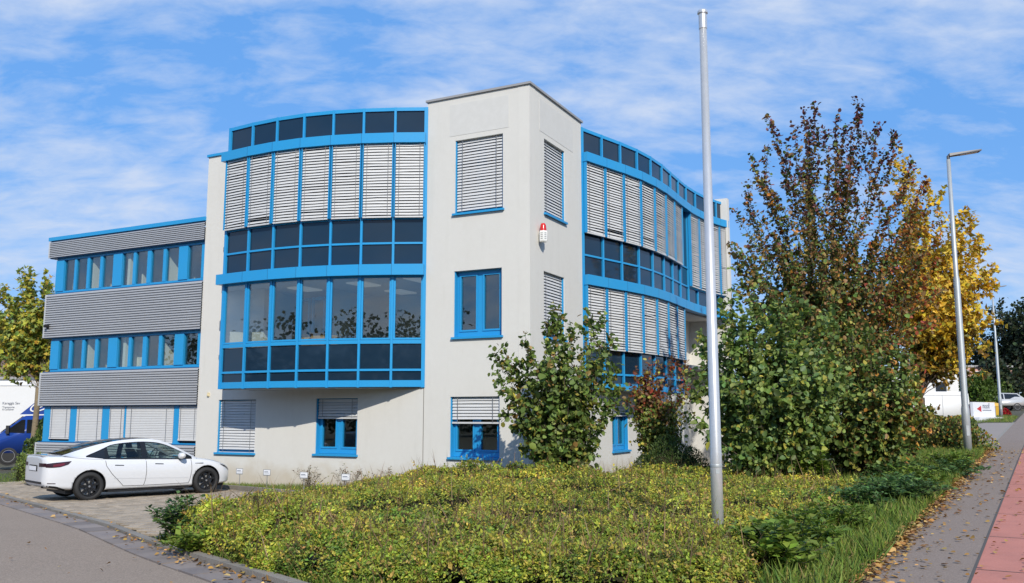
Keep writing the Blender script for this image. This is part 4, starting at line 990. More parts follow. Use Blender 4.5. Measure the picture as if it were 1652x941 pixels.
KERBG = [off(i, .66, E10, N10) for i in range(len(E10)) if E10[i][1] < 14.2] + [(1.8, 7.2), (2.2, 8.4), (.6, 8.5), (-.9, 9.0), (-2.1, 10.0), (-3.1, 11.3), (-4.0, 12.6), (-4.7, 13.6)]
WALLG = [tuple(wallpt(a, .02)) for a in (0.2, 4, 8, 12.5)] + [tuple(wallpt(12.5, 1.05)), (-9.1, 26.2), (-7.6, 25.2), (-5.3, 22.7), (-4.6, 21.5), (-2, 21.8), (0.2, 21)]
gc = [(.09, .155, .025), (.14, .21, .03), (.19, .22, .04), (.26, .21, .07)]
parts = [grass(VERGE, 52000, .08, .26, r, gc, [3, 4, 2.4, .7]), grass(KERBG, 15000, .06, .2, r, gc, [3, 4, 2, .8]), grass(WALLG, 16000, .05, .16, r, gc, [3, 3, 2, 1.0]),
         grass([(-17.6, 29), (-16.2, 28.9), (-15.5, 30.5), (-16.6, 33.5), (-20, 38), (-22, 36)], 5000, .05, .12, r, gc, [3, 4, 2, .6]), grass([edgept(.1, 60.5), edgept(.1, 74), edgept(5, 78), edgept(3, 66), edgept(2.0, 60.5)], 5000, .1, .22, r, gc, [3, 4, 3, 1])]
for (P, A, NN, h_, c_), lb in zip(parts, ('long green grass on the verge beside the footpath', 'short grass strip between kerb and front bed', 'thin grass strip at the foot of the white wall', 'small lawn under the slim street tree', 'far grass verge behind the white sign')):
    tag(link('grass', leaf_mesh('grass', P, A, NN, h_, c_, 'blade', M['grass'])), lb, 'grass', kind='stuff')

# ---- leafy weeds in the verge and at the bed's left end
def weed(x, y, rx, h, n, size, cols, wts, label, cat, shape='diamond', stems=16, name='leafy_weed'):
    z0 = H(x, y); root = empty(name, (x, y, z0), label=label, cat=cat); wood = MB(); P, A, NN = [], [], []
    for k in range(stems):
        a = r.uniform(0, 6.28); rr = rx * r.random() ** .6; b = np.array([x + .35 * rr * math.cos(a), y + .35 * rr * math.sin(a), z0])
        tp = np.array([x + rr * math.cos(a), y + rr * math.sin(a), z0 + h * r.uniform(.55, 1.05) * (1 - .35 * (rr / rx) ** 2)]); q = curve(b, tp, (0, 0, .25), r, 6, .03)
        wood.tube(q, [.006, .006, .005, .005, .004, .003], 3, cap=False)
        m = n // stems; t = .15 + .85 * r.random(m); i = np.minimum((t * 5).astype(int), 4); f = (t * 5 - i)[:, None]; p = q[i] * (1 - f) + q[i + 1] * f
        an = r.uniform(0, 6.28, m); d = np.stack([np.cos(an), np.sin(an), r.uniform(-.2, .7, m)], 1); P.append(p + d * .03); A.append(d); NN.append(np.stack([r.normal(0, .3, m), r.normal(0, .3, m), np.ones(m)], 1))
    P, A, NN = map(np.concatenate, (P, A, NN))
    wood.build('stem', M['twig'], root); link('foliage', leaf_mesh('foliage', P, A, NN, size * np.exp(r.normal(0, .25, len(P))), pick(cols, wts, len(P), r), shape, M['leaf']), root)
nettle = [(.09, .175, .05), (.13, .22, .055), (.065, .12, .04)]
fresh = [(.17, .26, .035), (.22, .29, .045), (.12, .19, .03)]
for (x, y, rx, h, n, sz, cs, lb) in ((-4.85, 13.75, .6, .72, 2400, .08, nettle, 'dark nettle clump at the left tip of the front bed'), (-4.25, 12.5, .45, .42, 800, .09, fresh, 'fresh green weed at the kerb below the nettle clump'),
        (6.55, 15.6, .95, .5, 3200, .075, nettle, 'dark green nettle patch in the verge below the big hazel'), (5.35, 14.6, .7, .42, 2200, .07, nettle, 'dark weed patch between the rear bed and the verge grass'),
        (2.75, 9.75, .6, .55, 1500, .10, fresh, 'light green palmate weed right of the flagpole, nearest the camera'), (3.4, 11.0, .6, .5, 1200, .09, fresh, 'light green weed beside the foot of the flagpole'),
        (7.8, 17.8, .6, .45, 900, .09, fresh, 'pale green weed below the brownish bush'), (9.6, 20.0, .8, .4, 1000, .09, nettle, 'weed patch in the verge halfway to the lamp post'), (6.0, 18.4, .4, .9, 700, .13, fresh, 'bright green sapling at the foot of the big hazel'),
        (4.35, 12.6, .6, .42, 1400, .075, fresh, 'pale weed cushion between palmate weeds and nettles'), (8.1, 19.3, .7, .45, 1700, .075, nettle, 'nettles at the foot of the brownish bush'), (10.9, 22.6, .8, .4, 1500, .08, fresh, 'light green weeds in the verge near the low hedge'), (7.2, 17.0, .6, .4, 1300, .07, nettle, 'dark weeds right of the larger nettle patch'),
        (-1.2, 9.95, .3, .74, 160, .10, [(.26, .28, .03)], 'bright yellow green sprig standing out of the front bed')):
    weed(x, y, rx, h, n, sz, cs, [3, 4, 2][:len(cs)], lb, 'weed', shape='diamond', stems=max(6, n // 50))
# dry stalks near the wall
for k, (a, d, lb) in enumerate(((6.3, .9, 'dry reddish weed by the wall right of the third parking sign'), (4.9, 1.0, 'dry reddish weed by the wall beside the last parking sign'), (3.7, .9, 'dry weed at the wall joint left of the tower window'))):
    p = wallpt(a, d); weed(p[0], p[1], .5, .62 + .1 * (k == 1), 380, .05, [(.20, .11, .055), (.16, .13, .05), (.12, .13, .03)], [3, 2, 2], lb, 'weed', stems=20, name='dry_weed')

# ---- fallen leaves
n = 4600
s = r.uniform(3, 33, n); u = np.concatenate([np.abs(r.normal(0, .14, n * 4 // 5)) * -1 + .08, -r.random(n - n * 4 // 5) ** 2.2 * 2.2]); s = s[:len(u)]
s[:n // 4] = 33 * r.random(n // 4) ** .5; x = PE[0] - u * SD[1]; y = PE[1] + u * SD[0]; s0 = x * SD[0] + y * SD[1]; x = x + (s - s0) * SD[0]; y = y + (s - s0) * SD[1]
kx, ky = [], []
for i in range(len(E10) - 1):
    if E10[i][1] > 30: continue
    m = 40 if E10[i][1] < 15 else 9
    for _ in range(m):
        d = r.choice([.42, .5, .3]) + r.normal(0, .10) if r.random() < .88 else -r.random() * 2.5; f = r.random()
        a, b = off(i, d, E10, N10), off(i + 1, d, E10, N10); kx.append(a[0] + (b[0] - a[0]) * f); ky.append(a[1] + (b[1] - a[1]) * f)
xw, yw = r.uniform(-5.5, 4, 500), r.uniform(8.3, 20, 500)
x = np.concatenate([x, kx]); y = np.concatenate([y, ky]); n = len(x)
P = np.stack([x, y, hgt(x, y) + .03 + .04 * r.random(n) * (np.abs(uv_(x, y)[0]) < .12)], 1); A = np.stack([r.normal(0, 1, n), r.normal(0, 1, n), r.normal(0, .15, n)], 1); NN = np.stack([r.normal(0, .35, n), r.normal(0, .35, n), np.ones(n)], 1)
tag(link('fallen_leaves', leaf_mesh('fallen_leaves', P, A, NN, .058 * np.exp(r.normal(0, .3, n)), pick([(.42, .24, .07), (.32, .16, .05), (.50, .33, .12), (.20, .11, .05)], [4, 3, 2, 2], n, r), 'oval', M['litter'])), 'brown and yellow fallen leaves along the footpath and kerb', 'leaves', kind='stuff')
# ------------------------------------------------------------------ street furniture
M['alu'] = mat('brushed_aluminium', (.62, .62, .61), .32, metal=.5, noise=[(2.0, .5, (.5, .51, .52)), (25, .3, (.7, .7, .71))])
M['galv'] = mat('galvanised_steel', (.43, .46, .47), .5, metal=.4, noise=[(3, .6, (.36, .39, .40)), (20, .3, (.50, .53, .54))])
M['lamp_head'] = mat('lamp_head', (.12, .12, .125), .5, metal=.3)
p = at(1158, 838, 11.0); zb = H(p[0], 11.0)
zt_ = at(1136, 17, 11.0)[2]
Fp = empty('flagpole', (p[0], 11.0, zb), label='tall bare silver flagpole rising from the low shrub bed', cat='flagpole')
Hh = zt_ - zb
h = MB(); h.lathe([(.0, -.3), (.070, -.3), (.070, 1.2), (.068, 1.21), (.047, Hh - .24), (.0, Hh - .24)], 28); localpart('pole', h, M['alu'], Fp, smooth=True)
h = MB(); h.lathe([(.046, Hh - .26), (.052, Hh - .25), (.052, Hh - .06), (.056, Hh - .055), (.056, Hh - .05), (.066, Hh - .045), (.066, Hh - .02), (.054, Hh), (0, Hh + .003)], 28); localpart('cap', h, M['alu'], Fp)
h = MB(); h.lathe([(.0695, 1.02), (.0725, 1.03), (.0725, 1.05), (.0695, 1.06)], 28); localpart('collar', h, M['galv'], Fp)
h = MB(); h.box(-.022, .022, -.0715, -.06, .95, 1.0); localpart('hatch', h, M['galv'], Fp)

def lamp(x, y, label, hgt_=9.2, arm=-R(8), first=None):
    root = empty('street_lamp', (x, y, H(x, y)), arm, label=label, cat='street lamp', group='street lamps along the road')
    h = MB(); h.lathe([(0, -.3), (.115, -.3), (.115, 1.35), (.095, 1.45), (.09, 5.3), (.068, 5.4), (.058, hgt_ - .12), (0, hgt_ - .12)], 16); localpart('pole', h, M['galv'], root, smooth=True)
    h = MB(); h.tube([(0, 0, hgt_ - .35), (0, 0, hgt_ - .02), (.06, 0, hgt_ + .02), (.2, 0, hgt_ + .04)], .05, 8); localpart('arm', h, M['lamp_head'], root, smooth=True)
    h = MB(); h.hexa([(.02, -.10, hgt_ - .03), (.95, -.15, hgt_ + .10), (.95, .15, hgt_ + .10), (.02, .10, hgt_ - .03), (.02, -.08, hgt_ + .06), (.95, -.13, hgt_ + .145), (.95, .13, hgt_ + .145), (.02, .08, hgt_ + .06)]); localpart('lamp_head', h, M['lamp_head'], root)
    h = MB(); h.hexa([(.35, -.09, hgt_ + .003), (.85, -.11, hgt_ + .073), (.85, .11, hgt_ + .073), (.35, .09, hgt_ + .003), (.35, -.09, hgt_ + .02), (.85, -.11, hgt_ + .09), (.85, .11, hgt_ + .09), (.35, .09, hgt_ + .02)]); localpart('lens', h, M['plate'], root)
    h = MB(); h.box(-.045, .045, -.1165, -.10, .55, .85); localpart('hatch', h, M['galv'], root)
lamp(13.65, 27.3, 'tall grey street lamp nearest the camera, beside the low hedge')
lamp(34.45, 63.9, 'second grey street lamp, beside the white company sign')
lamp(59.6, 106.4, 'farthest thin street lamp at the right edge', 7.5)

M['text_grey'] = mat('grey_print', (.15, .17, .22), .7)
def text_mesh(txt, size, m, ext=0.0):
    c = bpy.data.curves.new('txt', 'FONT'); c.body = txt; c.size = size; c.extrude = ext
    o = bpy.data.objects.new('txt', c); COL.objects.link(o); dg = bpy.context.evaluated_depsgraph_get(); me = bpy.data.meshes.new_from_object(o.evaluated_get(dg))
    bpy.data.objects.remove(o); me.materials.clear(); me.materials.append(m); return me
for x, y, rz, lb in ((-7.88, 26.5, -.42, 'small white parking sign on a thin post, nearest the car'), (-6.82, 25.5, -.38, 'small white parking sign, second from the car'), (-5.38, 23.7, -.35, 'small white parking sign, third from the car'), (-4.06, 22.4, -.30, 'small white parking sign half hidden in the dry weeds')):
    root = empty('parking_sign', (x, y, H(x, y)), rz, label=lb, cat='sign', group='parking signs by the wall')
    h = MB(); h.tube([(0, 0, -.15), (0, 0, .40)], .012, 6); localpart('post', h, M['grey'], root)
    h = MB(); h.box(-.12, .12, -.022, -.013, .36, .53); localpart('backing', h, M['grey'], root)
    h = MB(); h.box(-.10, .11, -.026, -.0221, .385, .515); localpart('plate', h, M['plate'], root)
    h = MB(); h.box(-.08, .05, -.0275, -.0261, .455, .475); h.box(-.08, .08, -.0275, -.0261, .425, .435); localpart('print', h, M['text_grey'], root)

# ------------------------------------------------------------------ vehicles
M['car_white'] = mat('car_white_paint', (.66, .67, .69), .25, spec=.5, coat=1.0)
M['rubber'] = mat('tyre_rubber', (.018, .018, .019), .75, noise=(30, .4, (.03, .03, .03)))
M['rim'] = mat('dark_rim', (.035, .036, .04), .35, metal=.6)
M['rim_silver'] = mat('silver_rim', (.45, .45, .46), .35, metal=.7)
M['dark_glass'] = mat('dark_glass', (.010, .012, .016), .04, spec=.6)
M['gloss_black'] = mat('gloss_black', (.010, .010, .011), .18)
M['seat'] = mat('seat_cloth', (.03, .03, .032), .8)
M['tail'] = mat('tail_lamp', (.13, .012, .02), .12, spec=.6)
M['tail_dark'] = mat('tail_lamp_dark', (.035, .012, .016), .12, spec=.6)
M['lamp_clear'] = mat('headlamp', (.05, .055, .065), .08, spec=.7)
def interp(xs, tab):
    a = np.array(tab, float); xs = np.asarray(xs, float); x, y = a[:, 0], a[:, 1]
    h = np.diff(x); dl = np.diff(y) / h; mm = np.zeros(len(x)); mm[1:-1] = np.where(dl[:-1] * dl[1:] > 0, 2 / (1 / np.where(dl[:-1] == 0, 1e-9, dl[:-1]) + 1 / np.where(dl[1:] == 0, 1e-9, dl[1:])), 0); mm[0], mm[-1] = dl[0], dl[-1]
    i = np.clip(np.searchsorted(x, xs) - 1, 0, len(x) - 2); t = np.clip((xs - x[i]) / h[i], 0, 1)
    return (2 * t ** 3 - 3 * t ** 2 + 1) * y[i] + (t ** 3 - 2 * t ** 2 + t) * h[i] * mm[i] + (-2 * t ** 3 + 3 * t ** 2) * y[i + 1] + (t ** 3 - t ** 2) * h[i] * mm[i + 1]
def grid_mb(P):
    n, k, _ = P.shape; mb = MB(); mb.add(P.reshape(-1, 3).tolist(), [(i * k + j, (i + 1) * k + j, (i + 1) * k + j + 1, i * k + j + 1) for i in range(n - 1) for j in range(k - 1)]); return mb
def wheel(parent, x, y, side, R_=.335, rim_m='rim', spokes=7, wd=.235):
    W = bpy.data.objects.new('wheel', None); COL.objects.link(W); W.parent = parent; W.empty_display_size = .1
    W.matrix_basis = Matrix.Translation((x, y, R_)) @ Matrix.Rotation(0 if side < 0 else math.pi, 4, 'Z')      # outer face towards -y
    h = MB(); o = -wd / 2; r0 = .69 * R_
    h.lathe([(r0, wd / 2), (R_ * .93, wd / 2), (R_ * .985, wd * .36), (R_, wd * .2), (R_, -wd * .2), (R_ * .985, -wd * .36), (R_ * .93, o), (R_ * .80, o - .006), (r0 + .01, o), (r0, o + .02)], 40, axis='y'); localpart('tyre', h, M['rubber'], W, smooth=True)
    h = MB(); h.lathe([(r0, o + .02), (r0 - .005, o + .006), (r0 - .018, o + .006), (r0 - .026, o + .03), (r0 - .03, .08)], 40, axis='y')
    for k in range(spokes):
        a = 2 * math.pi * k / spokes + .3; c, s = math.cos(a), math.sin(a)
        def P(rr, tt, yy): return (rr * c - tt * s, yy, rr * s + tt * c)
        ri, ro = .03, r0 - .022
        h.hexa([P(ri, -.026, o + .05), P(ro, -.026, o + .045), P(ro, .030, o + .045), P(ri, .022, o + .05), P(ri, -.022, o + .022), P(ro, -.020, o + .012), P(ro, .014, o + .012), P(ri, .018, o + .022)])
    h.lathe([(.0, o + .016), (.045, o + .018), (.055, o + .03), (.055, o + .06)], 16, axis='y')
    localpart('rim', h, M[rim_m], W)
    h = MB(); h.lathe([(0, .0), (r0 * .80, .0), (r0 * .80, .02), (0, .02)], 24, axis='y'); localpart('brake_disc', h, M['grey'], W)
    h = MB(); h.lathe([(0, o + .013), (.022, o + .014), (.026, o + .019)], 12, axis='y'); localpart('hub_cap', h, M['rim_silver'], W)
    return W

car = empty('parked_car', (0, 0, 0), label='white electric sedan with black roof parked in front of the wing', cat='car')
pr, pf = np.array([-9.6, 20.67]) * 1.045, np.array([-7.55, 22.62]) * 1.045; hd = math.atan2(pf[1] - pr[1], pf[0] - pr[0])
cxy = (pr + pf) / 2 + np.array([-math.sin(hd), math.cos(hd)]) * .80
car.matrix_basis = Matrix.Translation((cxy[0], cxy[1], H(*cxy) + .034)) @ Matrix.Rotation(hd, 4, 'Z')
# --- painted body: sections along x
REAR_ = 1
xs = np.array([-2.425, -2.41, -2.36, -2.27, -2.12, -1.95, -1.75, -1.55, -1.3, -1.05, -.8, -.5, -.2, .1, .4, .7, 1.0, 1.2, 1.4, 1.6, 1.78, 1.92, 2.04, 2.14, 2.21, 2.255, 2.27])
Wt = interp(xs, [(-2.425, .60), (-2.38, .76), (-2.27, .83), (-2.1, .875), (-1.8, .905), (-1.3, .922), (0, .918), (1.0, .912), (1.5, .905), (1.85, .87), (2.05, .78), (2.18, .62), (2.27, .34)])
zs_ = interp(xs, [(-2.425, 1.00), (-2.3, 1.035), (-2.0, 1.03), (-1.6, .985), (-1.0, .955), (0, .925), (.8, .895), (1.15, .885), (1.45, .86), (1.75, .79), (2.0, .70), (2.18, .60), (2.27, .50)])   # shoulder
zd_ = interp(xs, [(-2.425, 1.065), (-2.38, 1.08), (-2.25, 1.075), (-2.0, 1.075), (-1.6, 1.03), (-1.0, .97), (.8, .93), (1.05, .965), (1.35, .93), (1.7, .855), (2.0, .755), (2.18, .65), (2.27, .54)])   # centre line
zl_ = interp(xs, [(-2.425, .42), (-2.36, .33), (-2.2, .28), (-1.9, .25), (-1.0, .20), (1.0, .19), (1.8, .21), (2.1, .24), (2.27, .33)])
P = []
for i, x in enumerate(xs):
    w_, zs1, zd, zl = Wt[i], zs_[i], zd_[i], zl_[i]; hgt1 = zs1 - zl
    half = [(0, zl), (.6 * w_, zl), (.93 * w_, zl + .015), (.972 * w_, zl + .10 * hgt1 + .02), (.975 * w_, zl + .22 * hgt1), (.992 * w_, zl + .34 * hgt1), (1.0 * w_, zl + .52 * hgt1), (.995 * w_, zl + .70 * hgt1), (.975 * w_, zl + .87 * hgt1), (.935 * w_, zs1 - .005), (.87 * w_, zs1 + (zd - zs1) * .30), (.70 * w_, zs1 + (zd - zs1) * .68), (.4 * w_, zs1 + (zd - zs1) * .94), (0, zd)]
    P.append([(x, -y, z) for y, z in half] + [(x, y, z) for y, z in half[-2:0:-1]])
P = np.array(P); n, k, _ = P.shape
mb = MB(); mb.add(P.reshape(-1, 3).tolist(), [(i * k + j, (i + 1) * k + j, (i + 1) * k + (j + 1) % k, i * k + (j + 1) % k)[::-1] for i in range(n - 1) for j in range(k)] + [tuple(range(k)), tuple((n - 1) * k + j for j in range(k - 1, -1, -1))])
me = mb.mesh('body', M['car_white'], True); tmp = bpy.data.objects.new('tmp', me); COL.objects.link(tmp)
bm_ = bmesh.new(); bm_.from_mesh(me); bmesh.ops.recalc_face_normals(bm_, faces=bm_.faces[:]); bm_.to_mesh(me); bm_.free()
sd = tmp.modifiers.new('s', 'SUBSURF'); sd.levels = 2; sd.render_levels = 2
dg = bpy.context.evaluated_depsgraph_get(); smooth_me = bpy.data.meshes.new_from_object(tmp.evaluated_get(dg)); tmp.modifiers.clear(); tmp.data = smooth_me
BV = BVHTree.FromPolygons([v.co.copy() for v in smooth_me.vertices], [tuple(p.vertices) for p in smooth_me.polygons])
cutters = []
for xc in (-1.4375, 1.4375):
    for s in (-1, 1):
        c = MB(); c.lathe([(0, -.36), (.375, -.36), (.375, .36), (0, .36)], 40, (xc, s * .92, .345), 'y'); cm = c.mesh('cut', M['black']); bmc = bmesh.new(); bmc.from_mesh(cm); bmesh.ops.remove_doubles(bmc, verts=bmc.verts[:], dist=1e-5); bmesh.ops.recalc_face_normals(bmc, faces=bmc.faces[:]); bmc.to_mesh(cm); bmc.free()
        co = bpy.data.objects.new('cut', cm); COL.objects.link(co); cutters.append(co)
        m_ = tmp.modifiers.new('b', 'BOOLEAN'); m_.operation = 'DIFFERENCE'; m_.object = co; m_.solver = 'EXACT'
tmp.data.materials.clear(); tmp.data.materials.append(M['car_white']); tmp.data.materials.append(M['black'])
dg = bpy.context.evaluated_depsgraph_get(); body_me = bpy.data.meshes.new_from_object(tmp.evaluated_get(dg)); body_me.name = 'body'
for c in cutters: bpy.data.objects.remove(c)
bpy.data.objects.remove(tmp)
for pl in body_me.polygons:      # wheel wells are black
    c = pl.center
    for xc in (-1.4375, 1.4375):
        if math.hypot(c.x - xc, c.z - .345) < .3745 and abs(c.y) > .5: pl.material_index = len(body_me.materials) - 1
body_me.materials.clear(); body_me.materials.append(M['car_white']); body_me.materials.append(M['black'])
for pl in body_me.polygons:
    c = pl.center; pl.material_index = 1 if any(math.hypot(c.x - xc, c.z - .345) < .3745 and abs(c.y) > .5 for xc in (-1.4375, 1.4375)) else 0
localpart('body', body_me, None, car)
def sidehit(x, z, sgn=-1):
    h = BV.ray_cast(Vector((x, sgn * 3, z)), Vector((0, -sgn, 0))); return h
def backhit(y, z):
    return BV.ray_cast(Vector((-4, y, z)), Vector((1, 0, 0)))
def patch(name, lo, hi, m, parent, off_=.004, nu=14, nv=6, sgn=-1, cast=sidehit):
    """skin patch between a lower and an upper polyline of (x, z), laid on the body's side"""
    lo, hi = np.array(lo, float), np.array(hi, float); tl = np.linspace(0, 1, nu)
    def samp(c, t):
        d = np.concatenate([[0], np.cumsum(np.hypot(*np.diff(c, axis=0).T))]); d /= d[-1]; return np.stack([np.interp(t, d, c[:, 0]), np.interp(t, d, c[:, 1])], 1)
    A, Bp = samp(lo, tl), samp(hi, tl); G = np.zeros((nu, nv, 3)); 
    for i in range(nu):
        for j in range(nv):
            q = A[i] + (Bp[i] - A[i]) * j / (nv - 1); hth = cast(q[0], q[1], sgn) if cast is sidehit else cast(q[0], q[1])
            if hth[0] is None: G[i, j] = G[i, j - 1] if j else (q[0], sgn * .8, q[1]); continue
            pt = hth[0] + hth[1] * off_ * (1 if hth[1].dot(Vector((0, sgn, 0)) if cast is sidehit else Vector((-1, 0, 0))) > 0 else -1); G[i, j] = pt
    return localpart(name, grid_mb(G), m, parent, True)
M['seam'] = mat('panel_gap', (.10, .10, .105), .8)
def seamline(pts, parent, sgn, w_=.006):
    pts = np.array(pts, float); mb = MB(); d = np.concatenate([[0], np.cumsum(np.hypot(*np.diff(pts, axis=0).T))]); t = np.linspace(0, d[-1], max(6, int(d[-1] / .05))); q = np.stack([np.interp(t, d, pts[:, 0]), np.interp(t, d, pts[:, 1])], 1)
    V = []
    for i in range(len(q)):
        tg = unit(q[min(i + 1, len(q) - 1)] - q[max(i - 1, 0)]); nn = np.array([-tg[1], tg[0]]) * w_
        for s in (-1, 1):
            hth = sidehit(*(q[i] + nn * s), sgn); pt = hth[0] + Vector((0, sgn * .006, 0)) if hth[0] else Vector((q[i][0], sgn * .9, q[i][1])); V.append(tuple(pt))
    mb.add(V, [(2 * i, 2 * i + 1, 2 * i + 3, 2 * i + 2) for i in range(len(q) - 1)])
    return localpart('panel_gap', mb, M['seam'], parent)
for sgn in (-1, 1):
    front = [(1.02, .885), (1.03, .62), (.99, .36), (.96, .30)]; mid = [(-.13, .92), (-.12, .62), (-.14, .40), (-.17, .30)]; rear = [(-1.10, .955), (-1.08, .80), (-.94, .60), (-.74, .40), (-.66, .31)]
    for nm, a, b in (('door', mid, front), ('door', rear, mid)):
        D = patch(nm, [(p[0] + .008, p[1]) for p in a], [(p[0] - .008, p[1]) for p in b], M['car_white'], car, .0035, 10, 12, sgn)
        seamline(a, D, sgn); seamline([a[-1], b[-1]], D, sgn, .005)
        hx = a[0][0] + .22
        patch('handle', [(hx, .795), (hx + .21, .785)], [(hx, .815), (hx + .21, .803)], M['gloss_black'], D, .008, 5, 3, sgn)
    seamline(front, car, sgn)
    patch('crease', [(-.9, .50), (.95, .43)], [(-.9, .506), (.95, .436)], M['car_white'], car, .010, 20, 3, sgn)
    patch('side_repeater', [(1.12, .775), (1.34, .765)], [(1.12, .785), (1.34, .785)], M['gloss_black'], car, .006, 4, 2, sgn)
    patch('taillight', [(-2.37, .80), (-2.26, .795), (-2.1, .805), (-1.93, .86)], [(-2.37, .885), (-2.24, .905), (-2.1, .915), (-1.86, .935)], M['tail_dark'], car, .008, 12, 4, sgn)
    patch('tail_lens', [(-2.24, .815), (-2.1, .825), (-2.02, .845)], [(-2.24, .86), (-2.1, .885), (-2.0, .895)], M['tail'], car, .012, 8, 3, sgn)
    patch('headlight', [(1.86, .70), (2.0, .63), (2.14, .545)], [(1.80, .745), (1.99, .69), (2.13, .60)], M['lamp_clear'], car, .006, 8, 3, sgn)
    patch('bumper_reflector', [(-2.33, .43), (-2.17, .425)], [(-2.33, .45), (-2.17, .442)], M['tail_dark'], car, .006, 5, 2, sgn)
    patch('bumper_valance', [(-2.38, .335), (-2.1, .27), (-1.95, .25)], [(-2.38, .40), (-2.15, .37), (-1.93, .28)], M['black'], car, .006, 10, 3, sgn)
# greenhouse
gx_ = np.linspace(1.22, -2.02, 34)
zr = interp(gx_, [(-2.02, 1.09), (-1.75, 1.165), (-1.4, 1.27), (-1.0, 1.36), (-.6, 1.415), (-.2, 1.44), (.15, 1.425), (.45, 1.355), (.8, 1.19), (1.05, 1.04), (1.22, .945)]) if False else None
def TB(x, tab): return float(interp([x], sorted(tab))[0])
ZR = [(-2.02, 1.085), (-1.75, 1.17), (-1.4, 1.272), (-1.0, 1.362), (-.6, 1.418), (-.2, 1.438), (.12, 1.42), (.4, 1.355), (.7, 1.22), (1.0, 1.065), (1.22, .945)]
YR = [(-2.02, .60), (-1.6, .60), (-1.0, .585), (-.2, .595), (.4, .60), (.8, .66), (1.22, .74)]
ZB = [(-2.02, 1.045), (-1.6, .995), (-1.0, .955), (0, .925), (.8, .895), (1.22, .885)]
YB = [(-2.02, .80), (-1.6, .835), (-1.0, .855), (0, .855), (.8, .845), (1.22, .80)]
def gside(x, v, sgn, off_=0.0):
    yb, zb, yr, zr = TB(x, YB), TB(x, ZB), TB(x, YR), TB(x, ZR) - .035
    bul = .035 * math.sin(math.pi * v) * min(1, (zr - zb) / .3)
    return (x, sgn * (yb + (yr - yb) * v + bul + off_), zb + (zr - zb) * v + off_ * .3)
def gpatch(name, x0, x1, v0, v1, m, parent, off_, sgn, nx=12, nv=6):
    """v0 and v1 may be functions of x"""
    f0 = v0 if callable(v0) else (lambda x: v0); f1 = v1 if callable(v1) else (lambda x: v1)
    G = np.array([[gside(x, f0(x) + (f1(x) - f0(x)) * j / (nv - 1), sgn, off_) for j in range(nv)] for x in np.linspace(x0, x1, nx)]); return localpart(name, grid_mb(G), m, parent, True)
for sgn in (-1, 1):
    lo = lambda x: .06 + .10 * max(0, min(1, (-1.15 - x) / .37))
    def tp(x):
        t0 = max(.2, 1 - .062 / max(.07, (TB(x, ZR) - TB(x, ZB)))); f = max(0.0, min(1.0, (x + 1.54) / .62)) ** .62
        return .19 + (t0 - .19) * f if x < -.92 else t0
    tp_in = lambda x: max(lo(x) + .005, tp(x) - .05)
    # side glass: front door, rear door, quarter light
    w1 = gpatch('side_window', .86, -.10, lo, tp_in, M['glass_car'], car, .0, sgn); w2 = gpatch('side_window', -.23, -1.02, lo, tp_in, M['glass_car'], car, .0, sgn); w3 = gpatch('quarter_window', -1.10, -1.42, lo, tp_in, M['dark_glass'], car, .0, sgn, 8)
    # black window surround and pillars
    gpatch('pillar', -.10, -.23, lo, tp_in, M['gloss_black'], car, .003, sgn, 4); gpatch('pillar', -1.02, -1.10, lo, tp_in, M['gloss_black'], car, .003, sgn, 4); gpatch('pillar', 1.06, .86, lo, tp_in, M['gloss_black'], car, .003, sgn, 6)
    gpatch('window_trim', 1.06, -1.52, lambda x: lo(x) - .06, lambda x: lo(x) + .005, M['gloss_black'], car, .005, sgn, 24, 2); gpatch('window_trim', 1.08, -1.5, tp_in, tp, M['gloss_black'], car, .005, sgn, 24, 2)
    gpatch('window_trim', -1.42, -1.53, lo, tp_in, M['gloss_black'], car, .003, sgn, 5)
    # white arch from the front pillar over the doors into the rear quarter
    gpatch('roof_rail', 1.22, -2.02, tp, 1.02, M['car_white'], car, .008, sgn, 34, 4)
    gpatch('rear_quarter', -1.53, -2.02, -.05, 1.0, M['car_white'], car, .006, sgn, 12, 6); gpatch('rear_quarter', -1.15, -1.53, -.05, lambda x: lo(x) - .06, M['car_white'], car, .006, sgn, 8, 3)
    gpatch('front_quarter', 1.22, 1.06, -.05, 1.0, M['car_white'], car, .006, sgn, 5, 5)
    # mirror
    mm = MB(); mm.lathe([(.001, -.09), (.05, -.085), (.075, -.04), (.08, .02), (.07, .06), (.03, .075), (.001, .076)], 14, (0, 0, 0), 'y'); mo = localpart('wing_mirror', mm, M['car_white'], car, True)
    mo.matrix_basis = Matrix.Translation((.72, sgn * .985, .985)) @ Matrix.Scale(1.35, 4, (0, 1, 0)) @ Matrix.Scale(1.1, 4, (1, 0, 0))
    h = MB(); h.hexa([(.68, sgn * .84, .90), (.78, sgn * .84, .90), (.78, sgn * .86, .90), (.68, sgn * .86, .90), (.70, sgn * .96, .95), (.76, sgn * .96, .95), (.76, sgn * .98, .93), (.70, sgn * .98, .93)]); localpart('mirror_foot', h, M['gloss_black'], car)
def groof(name, x0, x1, m, nx, off_=0.0):
    G = []
    for x in np.linspace(x0, x1, nx):
        yr, zr = TB(x, YR), TB(x, ZR); G.append([(x, yr * t, zr - .035 * t * t + off_) for t in np.linspace(-1, 1, 13)])
    return localpart(name, grid_mb(np.array(G)), m, car, True)
groof('windscreen', 1.20, .36, M['glass_car'], 10); groof('roof_glass', .36, -.85, M['dark_glass'], 14, .001); groof('rear_window', -.85, -1.95, M['dark_glass'], 12)
h = MB(); h.box(-1.9, 1.2, -.80, .80, .60, .90); localpart('cabin_floor', h, M['seat'], car)
